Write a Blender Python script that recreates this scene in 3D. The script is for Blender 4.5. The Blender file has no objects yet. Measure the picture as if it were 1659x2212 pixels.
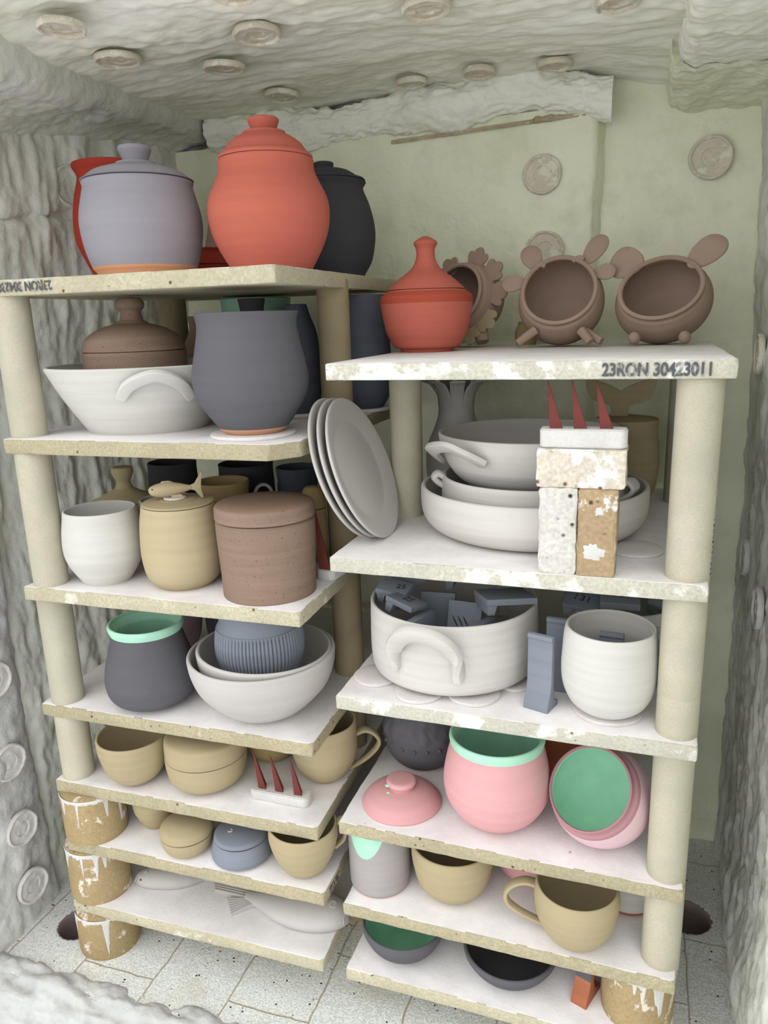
import bpy, bmesh, math, random
from mathutils import Vector, Matrix, noise
random.seed(7)
SC = bpy.context.scene
COL = SC.collection
PI = math.pi

# ------------------------------------------------------------------ camera and light
cam_d = bpy.data.cameras.new('camera')
cam = bpy.data.objects.new('camera', cam_d)
COL.objects.link(cam)
SC.camera = cam
CAMZ = 1.2915
YAW, PITCH, ROLL = 0.3310377, 0.2495980, -0.0322579
fwd = Vector((-math.sin(YAW) * math.cos(PITCH), math.cos(YAW) * math.cos(PITCH), -math.sin(PITCH)))
rgt = Vector((math.cos(YAW), math.sin(YAW), 0))
upv = rgt.cross(fwd)
r2 = rgt * math.cos(ROLL) + upv * math.sin(ROLL)
u2 = upv * math.cos(ROLL) - rgt * math.sin(ROLL)
M = Matrix((r2, u2, -fwd)).transposed().to_4x4()
M.translation = (0, 0, CAMZ)
cam.matrix_world = M
cam_d.sensor_fit = 'VERTICAL'
cam_d.sensor_height = 34.6
cam_d.lens = 34.6 * 1636.7 / 2212
cam_d.clip_start = 0.02

SC.view_settings.view_transform = 'Standard'
SC.view_settings.look = 'None'
SC.view_settings.gamma = 1
SC.view_settings.use_curve_mapping = False
SC.view_settings.exposure = 0.0

w = bpy.data.worlds.new('overcast_daylight')
SC.world = w
w.use_nodes = True
nt = w.node_tree
bg = nt.nodes['Background']
tc = nt.nodes.new('ShaderNodeTexCoord')
# overcast sky, brightest high up on the open side of the yard, dim ground below
sx = nt.nodes.new('ShaderNodeSeparateXYZ')
nt.links.new(tc.outputs['Generated'], sx.inputs[0])
dp = nt.nodes.new('ShaderNodeVectorMath'); dp.operation = 'DOT_PRODUCT'
dp.inputs[1].default_value = Vector((-.42, -.62, .66)).normalized()
nt.links.new(tc.outputs['Generated'], dp.inputs[0])
def mrange(src, a0, a1, b0, b1):
    m = nt.nodes.new('ShaderNodeMapRange'); m.clamp = True
    for k, v in zip(('From Min', 'From Max', 'To Min', 'To Max'), (a0, a1, b0, b1)): m.inputs[k].default_value = v
    nt.links.new(src, m.inputs['Value']); return m.outputs[0]
el = mrange(sx.outputs['Z'], -.10, .12, .86, 1.0)
di = mrange(dp.outputs['Value'], -.1, 1.0, .80, 1.45)
mu = nt.nodes.new('ShaderNodeMath'); mu.operation = 'MULTIPLY'
nt.links.new(el, mu.inputs[0]); nt.links.new(di, mu.inputs[1])
mu2 = nt.nodes.new('ShaderNodeMath'); mu2.operation = 'MULTIPLY'; mu2.inputs[1].default_value = 1.70
nt.links.new(mu.outputs[0], mu2.inputs[0]); nt.links.new(mu2.outputs[0], bg.inputs['Strength'])
bg.inputs['Color'].default_value = (.97, .985, 1.0, 1)

# ------------------------------------------------------------------ materials
def lin(c):
    return tuple((x / 255 / 12.92) if x / 255 <= 0.04045 else ((x / 255 + 0.055) / 1.055) ** 2.4 for x in c)

def new_mat(name):
    m = bpy.data.materials.new(name)
    m.use_nodes = True
    t = m.node_tree
    b = t.nodes['Principled BSDF']
    b.inputs['Roughness'].default_value = 0.9
    b.inputs['Specular IOR Level'].default_value = 0.2
    return m, t, b

def N(t, kind, **kw):
    n = t.nodes.new('ShaderNode' + kind)
    for k, v in kw.items():
        if k in n.inputs.keys():
            n.inputs[k].default_value = v
        else:
            setattr(n, k, v)
    return n

def mapping(t, scale):
    tc = N(t, 'TexCoord'); mp = N(t, 'Mapping')
    mp.inputs['Scale'].default_value = scale
    oi = N(t, 'ObjectInfo'); ad = N(t, 'VectorMath', operation='MULTIPLY_ADD')
    ad.inputs[1].default_value = (7.3, 5.1, 3.7)
    t.links.new(oi.outputs['Random'], ad.inputs[0]); t.links.new(tc.outputs['Object'], ad.inputs[2])
    t.links.new(ad.outputs[0], mp.inputs['Vector'])
    return mp

def mixc(t, fac, a, b, mode='MIX'):
    n = N(t, 'Mix', data_type='RGBA', blend_type=mode)
    for i, v in ((0, fac), (6, a), (7, b)):
        if hasattr(v, 'is_output') or hasattr(v, 'links'):
            t.links.new(v, n.inputs[i])
        else:
            n.inputs[i].default_value = v if i == 0 else (*v, 1)
    return n.outputs[2]

def ramp(t, src, p0, p1, c0=(0, 0, 0), c1=(1, 1, 1)):
    n = N(t, 'ValToRGB')
    n.color_ramp.elements[0].position = p0; n.color_ramp.elements[0].color = (*c0, 1)
    n.color_ramp.elements[1].position = p1; n.color_ramp.elements[1].color = (*c1, 1)
    t.links.new(src, n.inputs[0])
    return n.outputs[0]

CACHE = {}
def clay(name, rgb, ring=0.35, streak=0.10, rough=0.9, fleck=None):
    """dry thrown clay: soft horizontal throwing lines, streaks and a fine tooth"""
    if name in CACHE: return CACHE[name]
    m, t, b = new_mat(name)
    c = lin(rgb)
    b.inputs['Roughness'].default_value = rough
    mp = mapping(t, (5, 5, 90))
    n1 = N(t, 'TexNoise', Scale=1.0, Detail=4.0); t.links.new(mp.outputs[0], n1.inputs['Vector'])
    mp2 = mapping(t, (1, 1, 1))
    n2 = N(t, 'TexNoise', Scale=16.0, Detail=3.0); t.links.new(mp2.outputs[0], n2.inputs['Vector'])
    dk = tuple(x * (1 - streak) for x in c); lt = tuple(min(1, x * (1 + streak)) for x in c)
    col = mixc(t, ramp(t, n1.outputs[0], 0.3, 0.7), dk, lt)
    col = mixc(t, 0.25, col, ramp(t, n2.outputs[0], 0.3, 0.7, dk, lt))
    n3 = N(t, 'TexNoise', Scale=260.0, Detail=2.0); t.links.new(mp2.outputs[0], n3.inputs['Vector'])
    if fleck:
        col = mixc(t, ramp(t, n3.outputs[0], 0.66, 0.72), col, lin(fleck))
    t.links.new(col, b.inputs['Base Color'])
    bp = N(t, 'Bump', Strength=ring, Distance=0.002); t.links.new(n1.outputs[0], bp.inputs['Height'])
    bp2 = N(t, 'Bump', Strength=0.25, Distance=0.0006); t.links.new(n3.outputs[0], bp2.inputs['Height'])
    t.links.new(bp.outputs[0], bp2.inputs['Normal'])
    t.links.new(bp2.outputs[0], b.inputs['Normal'])
    CACHE[name] = m
    return m

def glaze(name, rgb):
    if name in CACHE: return CACHE[name]
    m, t, b = new_mat(name)
    b.inputs['Roughness'].default_value = 0.62
    mp = mapping(t, (1, 1, 1))
    n = N(t, 'TexNoise', Scale=30.0, Detail=3.0); t.links.new(mp.outputs[0], n.inputs['Vector'])
    c = lin(rgb)
    t.links.new(mixc(t, ramp(t, n.outputs[0], .3, .7), tuple(x * .94 for x in c), tuple(min(1, x * 1.05) for x in c)), b.inputs['Base Color'])
    CACHE[name] = m
    return m

def grit(name, rgb, dark=(110, 90, 60), amount=0.62, patch=None, pbias=0.55, scale=220, bump=0.5, pscale=9, con=.17):
    """refractory body: coarse grain, dark grog specks, optional patches of another colour"""
    if name in CACHE: return CACHE[name]
    m, t, b = new_mat(name)
    c = lin(rgb)
    mp = mapping(t, (1, 1, 1))
    n1 = N(t, 'TexNoise', Scale=float(scale), Detail=3.0); t.links.new(mp.outputs[0], n1.inputs['Vector'])
    n2 = N(t, 'TexNoise', Scale=14.0, Detail=5.0); t.links.new(mp.outputs[0], n2.inputs['Vector'])
    v = N(t, 'TexVoronoi', Scale=float(scale) * 0.28); t.links.new(mp.outputs[0], v.inputs['Vector'])
    n4 = N(t, 'TexNoise', Scale=float(scale) * 0.16, Detail=1.0); t.links.new(mp.outputs[0], n4.inputs['Vector'])
    col = mixc(t, ramp(t, n1.outputs[0], .32, .68), tuple(x * (1 - con) for x in c), tuple(min(1, x * (1 + con * .8)) for x in c))
    col = mixc(t, ramp(t, n2.outputs[0], .35, .7), col, mixc(t, 0.5, col, tuple(x * .72 for x in c)))
    if patch:
        n3 = N(t, 'TexNoise', Scale=float(pscale), Detail=9.0, Roughness=0.65); t.links.new(mp.outputs[0], n3.inputs['Vector'])
        col = mixc(t, ramp(t, n3.outputs[0], pbias - .02, pbias + .02), col, lin(patch))
    spk = N(t, 'Math', operation='MULTIPLY')
    t.links.new(ramp(t, v.outputs['Distance'], .10, .22, (1, 1, 1), (0, 0, 0)), spk.inputs[0])
    t.links.new(ramp(t, n4.outputs[0], amount, amount + .03), spk.inputs[1])
    col = mixc(t, spk.outputs[0], col, lin(dark))
    t.links.new(col, b.inputs['Base Color'])
    bp = N(t, 'Bump', Strength=bump, Distance=0.0012); t.links.new(n1.outputs[0], bp.inputs['Height'])
    t.links.new(bp.outputs[0], b.inputs['Normal'])
    CACHE[name] = m
    return m

def wash(name='white kiln wash'):
    if name in CACHE: return CACHE[name]
    m, t, b = new_mat(name)
    mp = mapping(t, (1, 1, 1))
    n1 = N(t, 'TexNoise', Scale=18.0, Detail=8.0, Roughness=.7); t.links.new(mp.outputs[0], n1.inputs['Vector'])
    n2 = N(t, 'TexNoise', Scale=160.0, Detail=2.0); t.links.new(mp.outputs[0], n2.inputs['Vector'])
    n3 = N(t, 'TexNoise', Scale=42.0, Detail=1.0); t.links.new(mp.outputs[0], n3.inputs['Vector'])
    col = mixc(t, ramp(t, n1.outputs[0], .3, .7), lin((214, 210, 207)), lin((232, 228, 226)))
    col = mixc(t, ramp(t, n3.outputs[0], .80, .83), col, lin((165, 162, 160)))
    t.links.new(col, b.inputs['Base Color'])
    bp = N(t, 'Bump', Strength=.35, Distance=.0012); t.links.new(n2.outputs[0], bp.inputs['Height'])
    t.links.new(bp.outputs[0], b.inputs['Normal'])
    CACHE[name] = m
    return m

def fibre(name, c0, c1, scale=22, bump=0.6, stretch=(1, 1, 1)):
    if name in CACHE: return CACHE[name]
    m, t, b = new_mat(name)
    b.inputs['Specular IOR Level'].default_value = 0.05
    b.inputs['Roughness'].default_value = 1.0
    mp = mapping(t, stretch)
    n1 = N(t, 'TexNoise', Scale=float(scale), Detail=9.0, Roughness=.62); t.links.new(mp.outputs[0], n1.inputs['Vector'])
    n2 = N(t, 'TexNoise', Scale=6.0, Detail=4.0); t.links.new(mp.outputs[0], n2.inputs['Vector'])
    n3 = N(t, 'TexNoise', Scale=120.0, Detail=3.0); t.links.new(mp.outputs[0], n3.inputs['Vector'])
    col = mixc(t, ramp(t, n2.outputs[0], .3, .7), lin(c0), lin(c1))
    col = mixc(t, ramp(t, n1.outputs[0], .25, .5, (.5, .5, .5), (0, 0, 0)), col, tuple(x * .8 for x in lin(c0)))
    t.links.new(col, b.inputs['Base Color'])
    bp = N(t, 'Bump', Strength=bump, Distance=.012); t.links.new(n1.outputs[0], bp.inputs['Height'])
    bp2 = N(t, 'Bump', Strength=.35, Distance=.0025); t.links.new(n3.outputs[0], bp2.inputs['Height'])
    t.links.new(bp.outputs[0], bp2.inputs['Normal'])
    t.links.new(bp2.outputs[0], b.inputs['Normal'])
    CACHE[name] = m
    return m

def ink(name, rgb, paper, lo=.40, hi=.62):
    m, t, b = new_mat(name)
    mp = mapping(t, (1, 1, 1))
    n = N(t, 'TexNoise', Scale=90.0, Detail=5.0); t.links.new(mp.outputs[0], n.inputs['Vector'])
    t.links.new(mixc(t, ramp(t, n.outputs[0], lo, hi), lin(rgb), lin(paper)), b.inputs['Base Color'])
    return m

WASH = wash()
EDGE = grit('kiln shelf edge', (184, 177, 152), (95, 75, 45), .60, (206, 201, 184), .64)
EDGE2 = grit('kiln shelf edge tan', (170, 161, 133), (95, 75, 45), .60, (194, 187, 164), .64)
EDGE3 = grit('kiln shelf edge pale', (190, 187, 171), (95, 75, 45), .62, (214, 214, 206), .56)
POST = grit('cream kiln post', (184, 179, 158), (120, 100, 70), .80, None, scale=420, bump=.2, con=.09)
POSTD = grit('sandy kiln post', (152, 138, 110), (120, 100, 70), .80, None, scale=420, bump=.2, con=.10)
FAT = grit('ochre prop', (166, 146, 108), (110, 80, 60), .66, (214, 204, 190), .60, pscale=22)
WHITE = clay('off white clay', (196, 194, 187), ring=.45, streak=.07)
WARMW = clay('warm white clay', (194, 190, 183), ring=.55, streak=.07)
PALE = clay('pale bisque clay', (182, 178, 173), ring=.12, streak=.05)
CORALD = clay('coral clay band', (166, 76, 58), ring=.2, streak=.10)
CORAL = clay('coral clay', (182, 98, 82), ring=.2, streak=.06)
RED = clay('deep red clay', (166, 60, 46), ring=.2, streak=.06)
LAV = clay('lavender grey slip', (142, 139, 145), ring=.15, streak=.05)
GREYC = clay('warm grey slip', (158, 152, 151), ring=.15, streak=.05)
ORANGE = clay('bare orange clay', (196, 142, 104), ring=.1, streak=.05)
TERRA = clay('terracotta clay', (164, 102, 74), ring=.1, streak=.08)
TANBASE = clay('bare tan clay', (196, 150, 120), ring=.1, streak=.05)
CHAR = clay('charcoal slip', (90, 89, 93), ring=.10, streak=.05)
BLACK = clay('black slip', (66, 66, 70), ring=.10, streak=.06)
NAVY = clay('blue black slip', (82, 86, 96), ring=.2, streak=.08)
SLATE = clay('slate blue clay', (124, 130, 139), ring=.15, streak=.08)
YELLOW = clay('straw yellow clay', (174, 160, 128), ring=.25, streak=.06)
TAN = clay('tan clay', (166, 152, 120), ring=.25, streak=.06)
OCHRE = clay('dark straw clay', (160, 140, 98), ring=.25, streak=.06)
BROWN = clay('brown groggy clay', (134, 113, 98), ring=.6, streak=.12, fleck=(100, 80, 66))
BROWN2 = clay('cocoa clay', (154, 133, 118), ring=.2, streak=.08)
PINK = clay('pink slip', (206, 155, 156), ring=.2, streak=.05)
PALEPINK = clay('pale pink slip', (210, 180, 184), ring=.3, streak=.05)
ROSE = clay('rose slip', (170, 128, 132), ring=.3, streak=.10)
MINT = glaze('mint slip', (166, 214, 188))
GREEN = glaze('green slip', (128, 184, 154))
DISC = grit('white biscuit', (214, 208, 204), (150, 140, 130), .80, None, bump=.2, con=.05)
CONE = clay('dark red cone', (106, 52, 46), ring=.0, streak=.06, rough=.7)
PAD = grit('white cone pad', (206, 204, 199), (140, 120, 100), .74, None, bump=.3, con=.06)
INK = ink('faded stamp ink', (84, 86, 90), (196, 192, 178), .54, .78)
INKD = ink('scratched line', (52, 56, 62), (80, 86, 92), .5, .7)
DARKHOLE = clay('dark pinhole', (40, 36, 34), ring=0, streak=.02)

# ------------------------------------------------------------------ objects
def thing(name, label, cat, loc, rotz=0.0, group=None, mat=None):
    o = bpy.data.objects.new(name, None)
    COL.objects.link(o)
    if mat is not None:
        o.matrix_world = mat
    else:
        o.location = loc
        o.rotation_euler = (0, 0, rotz)
    o.empty_display_size = 0.03
    o['label'] = label; o['category'] = cat
    if group: o['group'] = group
    return o

def link(name, me, mats, parent=None, loc=None, rot=None, smooth=40, label=None):
    o = bpy.data.objects.new(name, me)
    COL.objects.link(o)
    for m in (mats if isinstance(mats, (list, tuple)) else [mats]):
        me.materials.append(m)
    if parent is not None: o.parent = parent
    if loc is not None: o.location = loc
    if rot is not None: o.rotation_euler = rot
    if smooth:
        me.polygons.foreach_set('use_smooth', [True] * len(me.polygons))
        me.set_sharp_from_angle(angle=math.radians(smooth))
    if label: o['label'] = label
    return o

def tag(o, label, cat, group=None):
    o['label'] = label; o['category'] = cat
    if group: o['group'] = group
    return o

def structure(o, label=None):
    o['kind'] = 'structure'
    if label: o['label'] = label; 
    return o

def catmull(P, sub=6, closed=False):
    """smooth curve through the points of any dimension"""
    n = len(P); out = []
    if n < 3 : return [tuple(p) for p in P]
    for i in range(n - 1):
        p0 = P[max(i - 1, 0)]; p1 = P[i]; p2 = P[i + 1]; p3 = P[min(i + 2, n - 1)]
        for k in range(sub):
            t = k / sub
            out.append(tuple(0.5 * ((2 * b) + (-a + c) * t + (2 * a - 5 * b + 4 * c - d) * t * t + (-a + 3 * b - 3 * c + d) * t ** 3)
                             for a, b, c, d in zip(p0, p1, p2, p3)))
    out.append(tuple(P[-1]))
    return out

def profile(pts):
    """(r, z) or (r, z, 1): a 1 marks a hard corner that the smooth curve stops at"""
    seg = [[]]; 
    for p in pts:
        seg[-1].append((p[0], p[1]))
        if len(p) > 2 and p is not pts[-1]:
            seg.append([(p[0], p[1])])
    out = []
    for s in seg:
        c = catmull(s, 6)
        out += c if not out else c[1:]
    return [(max(r, 0.0002), z) for r, z in out]

def lathe(name, path, seg=72, mat_at=None, disp=None, wob=0.004, seed=0):
    """path: list of (r, z); mat_at(i, r, z) gives the slot of the band above point i; disp(r, z, a, i) -> r"""
    me = bpy.data.meshes.new(name)
    vs = []; fs = []; ms = []
    ph = seed * 1.7
    n = len(path)
    for i, (r, z) in enumerate(path):
        for k in range(seg):
            a = 2 * PI * k / seg
            rr = r * (1 + wob * math.sin(2 * a + ph + z * 9) + wob * .6 * math.sin(3 * a + ph * 2 - z * 14))
            if disp: rr = disp(rr, z, a, i)
            vs.append((rr * math.cos(a), rr * math.sin(a), z))
    for i in range(n - 1):
        mi = mat_at(i, *path[i]) if mat_at else 0
        for k in range(seg):
            k2 = (k + 1) % seg
            fs.append((i * seg + k, i * seg + k2, (i + 1) * seg + k2, (i + 1) * seg + k)); ms.append(mi)
    fs.append(tuple(range(seg))[::-1]); ms.append(mat_at(0, *path[0]) if mat_at else 0)
    fs.append(tuple((n - 1) * seg + k for k in range(seg))); ms.append(mat_at(n - 1, *path[-1]) if mat_at else 0)
    me.from_pydata(vs, [], fs)
    me.polygons.foreach_set('material_index', ms)
    me.update()
    return me

def vessel(name, pts, wall=0.005, lining=0, bands=(), rim=None, disp=None, wob=.004, seed=0, seg=72, floor=0.007):
    """open pot with real wall thickness. bands: (z0, z1, slot) on the outside; lining: slot of the inside; rim: slot"""
    outer = profile(pts)
    R, H = outer[-1]
    path = [(0.0005, outer[0][1])] + outer
    no = len(path)
    path += [(R - wall * .15, H + wall * .3), (R - wall * .5, H + wall * .45), (R - wall * .85, H + wall * .3)]
    nr = len(path)
    inner = [(max(r - wall, .002), z) for r, z in reversed(outer) if z > floor + outer[0][1]]
    fl = inner[-1]
    path += inner + [(fl[0] * .8, fl[1] - (fl[1] - floor) * .8), (fl[0] * .5, floor), (.0005, floor)]
    def mat_at(i, r, z):
        if i >= nr: return lining
        if i >= no - 1: return rim if rim is not None else 0
        for a, b, s in bands:
            if a <= z < b: return s
        return 0
    def dd(r, z, a, i):
        return disp(r, z, a) if (disp and i < no) else r
    return lathe(name, path, seg, mat_at, dd, wob, seed)

def solid(name, pts, bands=(), wob=.003, seed=0, seg=72, disp=None):
    o = profile(pts)
    path = [(.0005, o[0][1])] + o + [(.0005, o[-1][1])]
    def mat_at(i, r, z):
        for a, b, s in bands:
            if a <= z < b: return s
        return 0
    return lathe(name, path, seg, mat_at, (lambda r, z, a, i: disp(r, z, a)) if disp else None, wob, seed)

def sweep(name, pts, wdir, a, b, sub=8, ring=12, taper=None, cap=True, sq=.7):
    """strap or rod along a smooth 3D path; a = half width along wdir, b = half thickness"""
    P = [Vector(p) for p in catmull([tuple(p) for p in pts], sub)]
    n = len(P); vs = []; fs = []
    for i, p in enumerate(P):
        t = (P[min(i + 1, n - 1)] - P[max(i - 1, 0)]).normalized()
        wd = Vector(wdir(i / (n - 1)) if callable(wdir) else wdir)
        wd = (wd - t * wd.dot(t)).normalized()
        nn = t.cross(wd)
        k = taper(i / (n - 1)) if taper else 1.0
        ka, kb = k if isinstance(k, tuple) else (k, k)
        for j in range(ring):
            q = 2 * PI * j / ring
            c, s = math.cos(q), math.sin(q)
            c = math.copysign(abs(c) ** sq, c); s = math.copysign(abs(s) ** sq, s)
            vs.append(p + wd * (a * ka * c) + nn * (b * kb * s))
    for i in range(n - 1):
        for j in range(ring):
            j2 = (j + 1) % ring
            fs.append((i * ring + j, i * ring + j2, (i + 1) * ring + j2, (i + 1) * ring + j))
    fs.append(tuple(range(ring))[::-1]); fs.append(tuple((n - 1) * ring + j for j in range(ring)))
    me = bpy.data.meshes.new(name); me.from_pydata(vs, [], fs); me.update()
    return me

def loft(name, secs, ring=20, sub=5):
    """secs: (x, y, z, half_y, half_z) sections along x; lofted smooth body"""
    S = catmull(secs, sub); vs = []; fs = []; n = len(S)
    for (x, y, z, hy, hz) in S:
        for j in range(ring):
            q = 2 * PI * j / ring
            vs.append((x, y + max(hy, .0004) * math.cos(q), z + max(hz, .0004) * math.sin(q)))
    for i in range(n - 1):
        for j in range(ring):
            j2 = (j + 1) % ring
            fs.append((i * ring + j, (i + 1) * ring + j, (i + 1) * ring + j2, i * ring + j2))
    fs.append(tuple(range(ring))); fs.append(tuple((n - 1) * ring + j for j in range(ring))[::-1])
    me = bpy.data.meshes.new(name); me.from_pydata(vs, [], fs); me.update()
    return me

def prism(name, outline, depth, bevel=.0015, mat_face=None):
    """outline (x, z) extruded along y from 0 to depth, bevelled"""
    bm = bmesh.new()
    a = [bm.verts.new((x, 0, z)) for x, z in outline]
    f = bm.faces.new(a)
    r = bmesh.ops.extrude_face_region(bm, geom=[f])
    bmesh.ops.translate(bm, vec=(0, depth, 0), verts=[g for g in r['geom'] if isinstance(g, bmesh.types.BMVert)])
    bmesh.ops.recalc_face_normals(bm, faces=bm.faces[:])
    if bevel:
        bmesh.ops.bevel(bm, geom=[e for e in bm.edges if e.calc_face_angle(0) > .5], offset=bevel, segments=2, affect='EDGES', profile=.6)
    me = bpy.data.meshes.new(name); bm.to_mesh(me); bm.free()
    return me

def rough_box(name, sx, sy, sz, cuts=8, bevel=.003, amp=.0008, top_slot=False, chip=None, seed=0, freq=60):
    """box standing on z=0 .. sz (x 0..sx, y 0..sy) with worn, slightly uneven arrises"""
    bm = bmesh.new()
    bmesh.ops.create_cube(bm, size=1)
    for v in bm.verts:
        v.co = Vector(((v.co.x + .5) * sx, (v.co.y + .5) * sy, (v.co.z + .5) * sz))
    if chip:
        for co, no in chip:
            g = bm.verts[:] + bm.edges[:] + bm.faces[:]
            r = bmesh.ops.bisect_plane(bm, geom=g, plane_co=co, plane_no=no, clear_outer=True)
            ed = [x for x in r['geom_cut'] if isinstance(x, bmesh.types.BMEdge)]
            bmesh.ops.contextual_create(bm, geom=ed)
    # even out edge lengths
    step = max(sx, sy, sz) / cuts
    for rep in range(6):
        longe = [e for e in bm.edges if e.calc_length() > step * 1.5]
        if not longe: break
        bmesh.ops.subdivide_edges(bm, edges=longe, cuts=1, use_grid_fill=True)
    sharp = [e for e in bm.edges if len(e.link_faces) == 2 and e.calc_face_angle(0) > .6]
    if bevel:
        bmesh.ops.bevel(bm, geom=sharp, offset=bevel, segments=2, affect='EDGES', profile=.5)
    bm.normal_update()
    for v in bm.verts:
        d = noise.noise_vector(v.co * freq + Vector((seed * 3.1, seed, 0)))
        ed = min(1, sum(1 for f in v.link_faces if abs(f.normal.z) < .9 and abs(f.normal.x) < .95 and abs(f.normal.y) < .95) * .6 + .15)
        v.co += d * amp * ed
    me = bpy.data.meshes.new(name); bm.to_mesh(me)
    if top_slot:
        me.polygons.foreach_set('material_index', [1 if p.normal.z > .9 else 0 for p in me.polygons])
    bm.free()
    return me

def text_mesh(s, size, bold=0.0, depth=.0003):
    c = bpy.data.curves.new('lettering', 'FONT')
    c.body = s; c.size = size; c.offset = bold; c.extrude = depth
    o = bpy.data.objects.new('lettering', c); COL.objects.link(o)
    dg = bpy.context.evaluated_depsgraph_get()
    me = bpy.data.meshes.new_from_object(o.evaluated_get(dg))
    bpy.data.objects.remove(o); bpy.data.curves.remove(c)
    return me

def ellipsoid(name, rx, ry, rz, seg=24):
    bm = bmesh.new()
    bmesh.ops.create_uvsphere(bm, u_segments=seg, v_segments=seg // 2, radius=1)
    for v in bm.verts: v.co = Vector((v.co.x * rx, v.co.y * ry, v.co.z * rz))
    me = bpy.data.meshes.new(name); bm.to_mesh(me); bm.free()
    return me
# ------------------------------------------------------------------ the kiln chamber
FIB_N = fibre('white ceramic fibre', (202, 202, 199), (214, 214, 212), 20, .7)
FIB_L = fibre('grey white ceramic fibre', (206, 208, 196), (220, 221, 212), 20, .55)
FIB_B = fibre('yellowed ceramic fibre', (230, 233, 204), (240, 242, 220), 16, .7)
FIB_C = fibre('cream ceramic fibre', (234, 235, 218), (243, 243, 234), 12, .22, (.5, 1.0, 1))
FIB_R = fibre('scorched ceramic fibre', (150, 132, 106), (206, 196, 168), 34, .7)
STUD = grit('anchor cement', (214, 207, 188), (110, 90, 70), .70, (226, 223, 206), .56, pscale=26, con=.08)
STUDN = grit('white anchor cement', (214, 212, 207), (150, 140, 130), .78, (202, 199, 192), .58, pscale=26, con=.08)

def fb(p, sc, oct=4):
    return noise.fractal(Vector(p) * sc, 1.0, 2.1, oct, noise_basis='PERLIN_ORIGINAL')

def surf(name, f, nu, nv, mats, disp, nrm=None):
    vs = []; fs = []
    for j in range(nv + 1):
        for i in range(nu + 1):
            u, v = i / nu, j / nv
            p = Vector(f(u, v))
            e = .002
            du = Vector(f(min(u + e, 1), v)) - Vector(f(max(u - e, 0), v))
            dv = Vector(f(u, min(v + e, 1))) - Vector(f(u, max(v - e, 0)))
            n = du.cross(dv)
            n = n.normalized() if n.length > 1e-9 else Vector((0, 0, 1))
            vs.append(p + n * disp(p, u, v))
    for j in range(nv):
        for i in range(nu):
            a = j * (nu + 1) + i
            fs.append((a, a + 1, a + nu + 2, a + nu + 1))
    me = bpy.data.meshes.new(name); me.from_pydata(vs, [], fs); me.update()
    o = link(name, me, mats, smooth=0)
    me.polygons.foreach_set('use_smooth', [True] * len(me.polygons))
    return structure(o)

def polyline(P):
    L = [0]
    for a, b in zip(P, P[1:]): L.append(L[-1] + (Vector(b) - Vector(a)).length)
    def at(t):
        d = t * L[-1]
        for i in range(len(P) - 1):
            if d <= L[i + 1] or i == len(P) - 2:
                k = (d - L[i]) / max(L[i + 1] - L[i], 1e-9)
                return Vector(P[i]).lerp(Vector(P[i + 1]), min(max(k, 0), 1))
    return at

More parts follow.
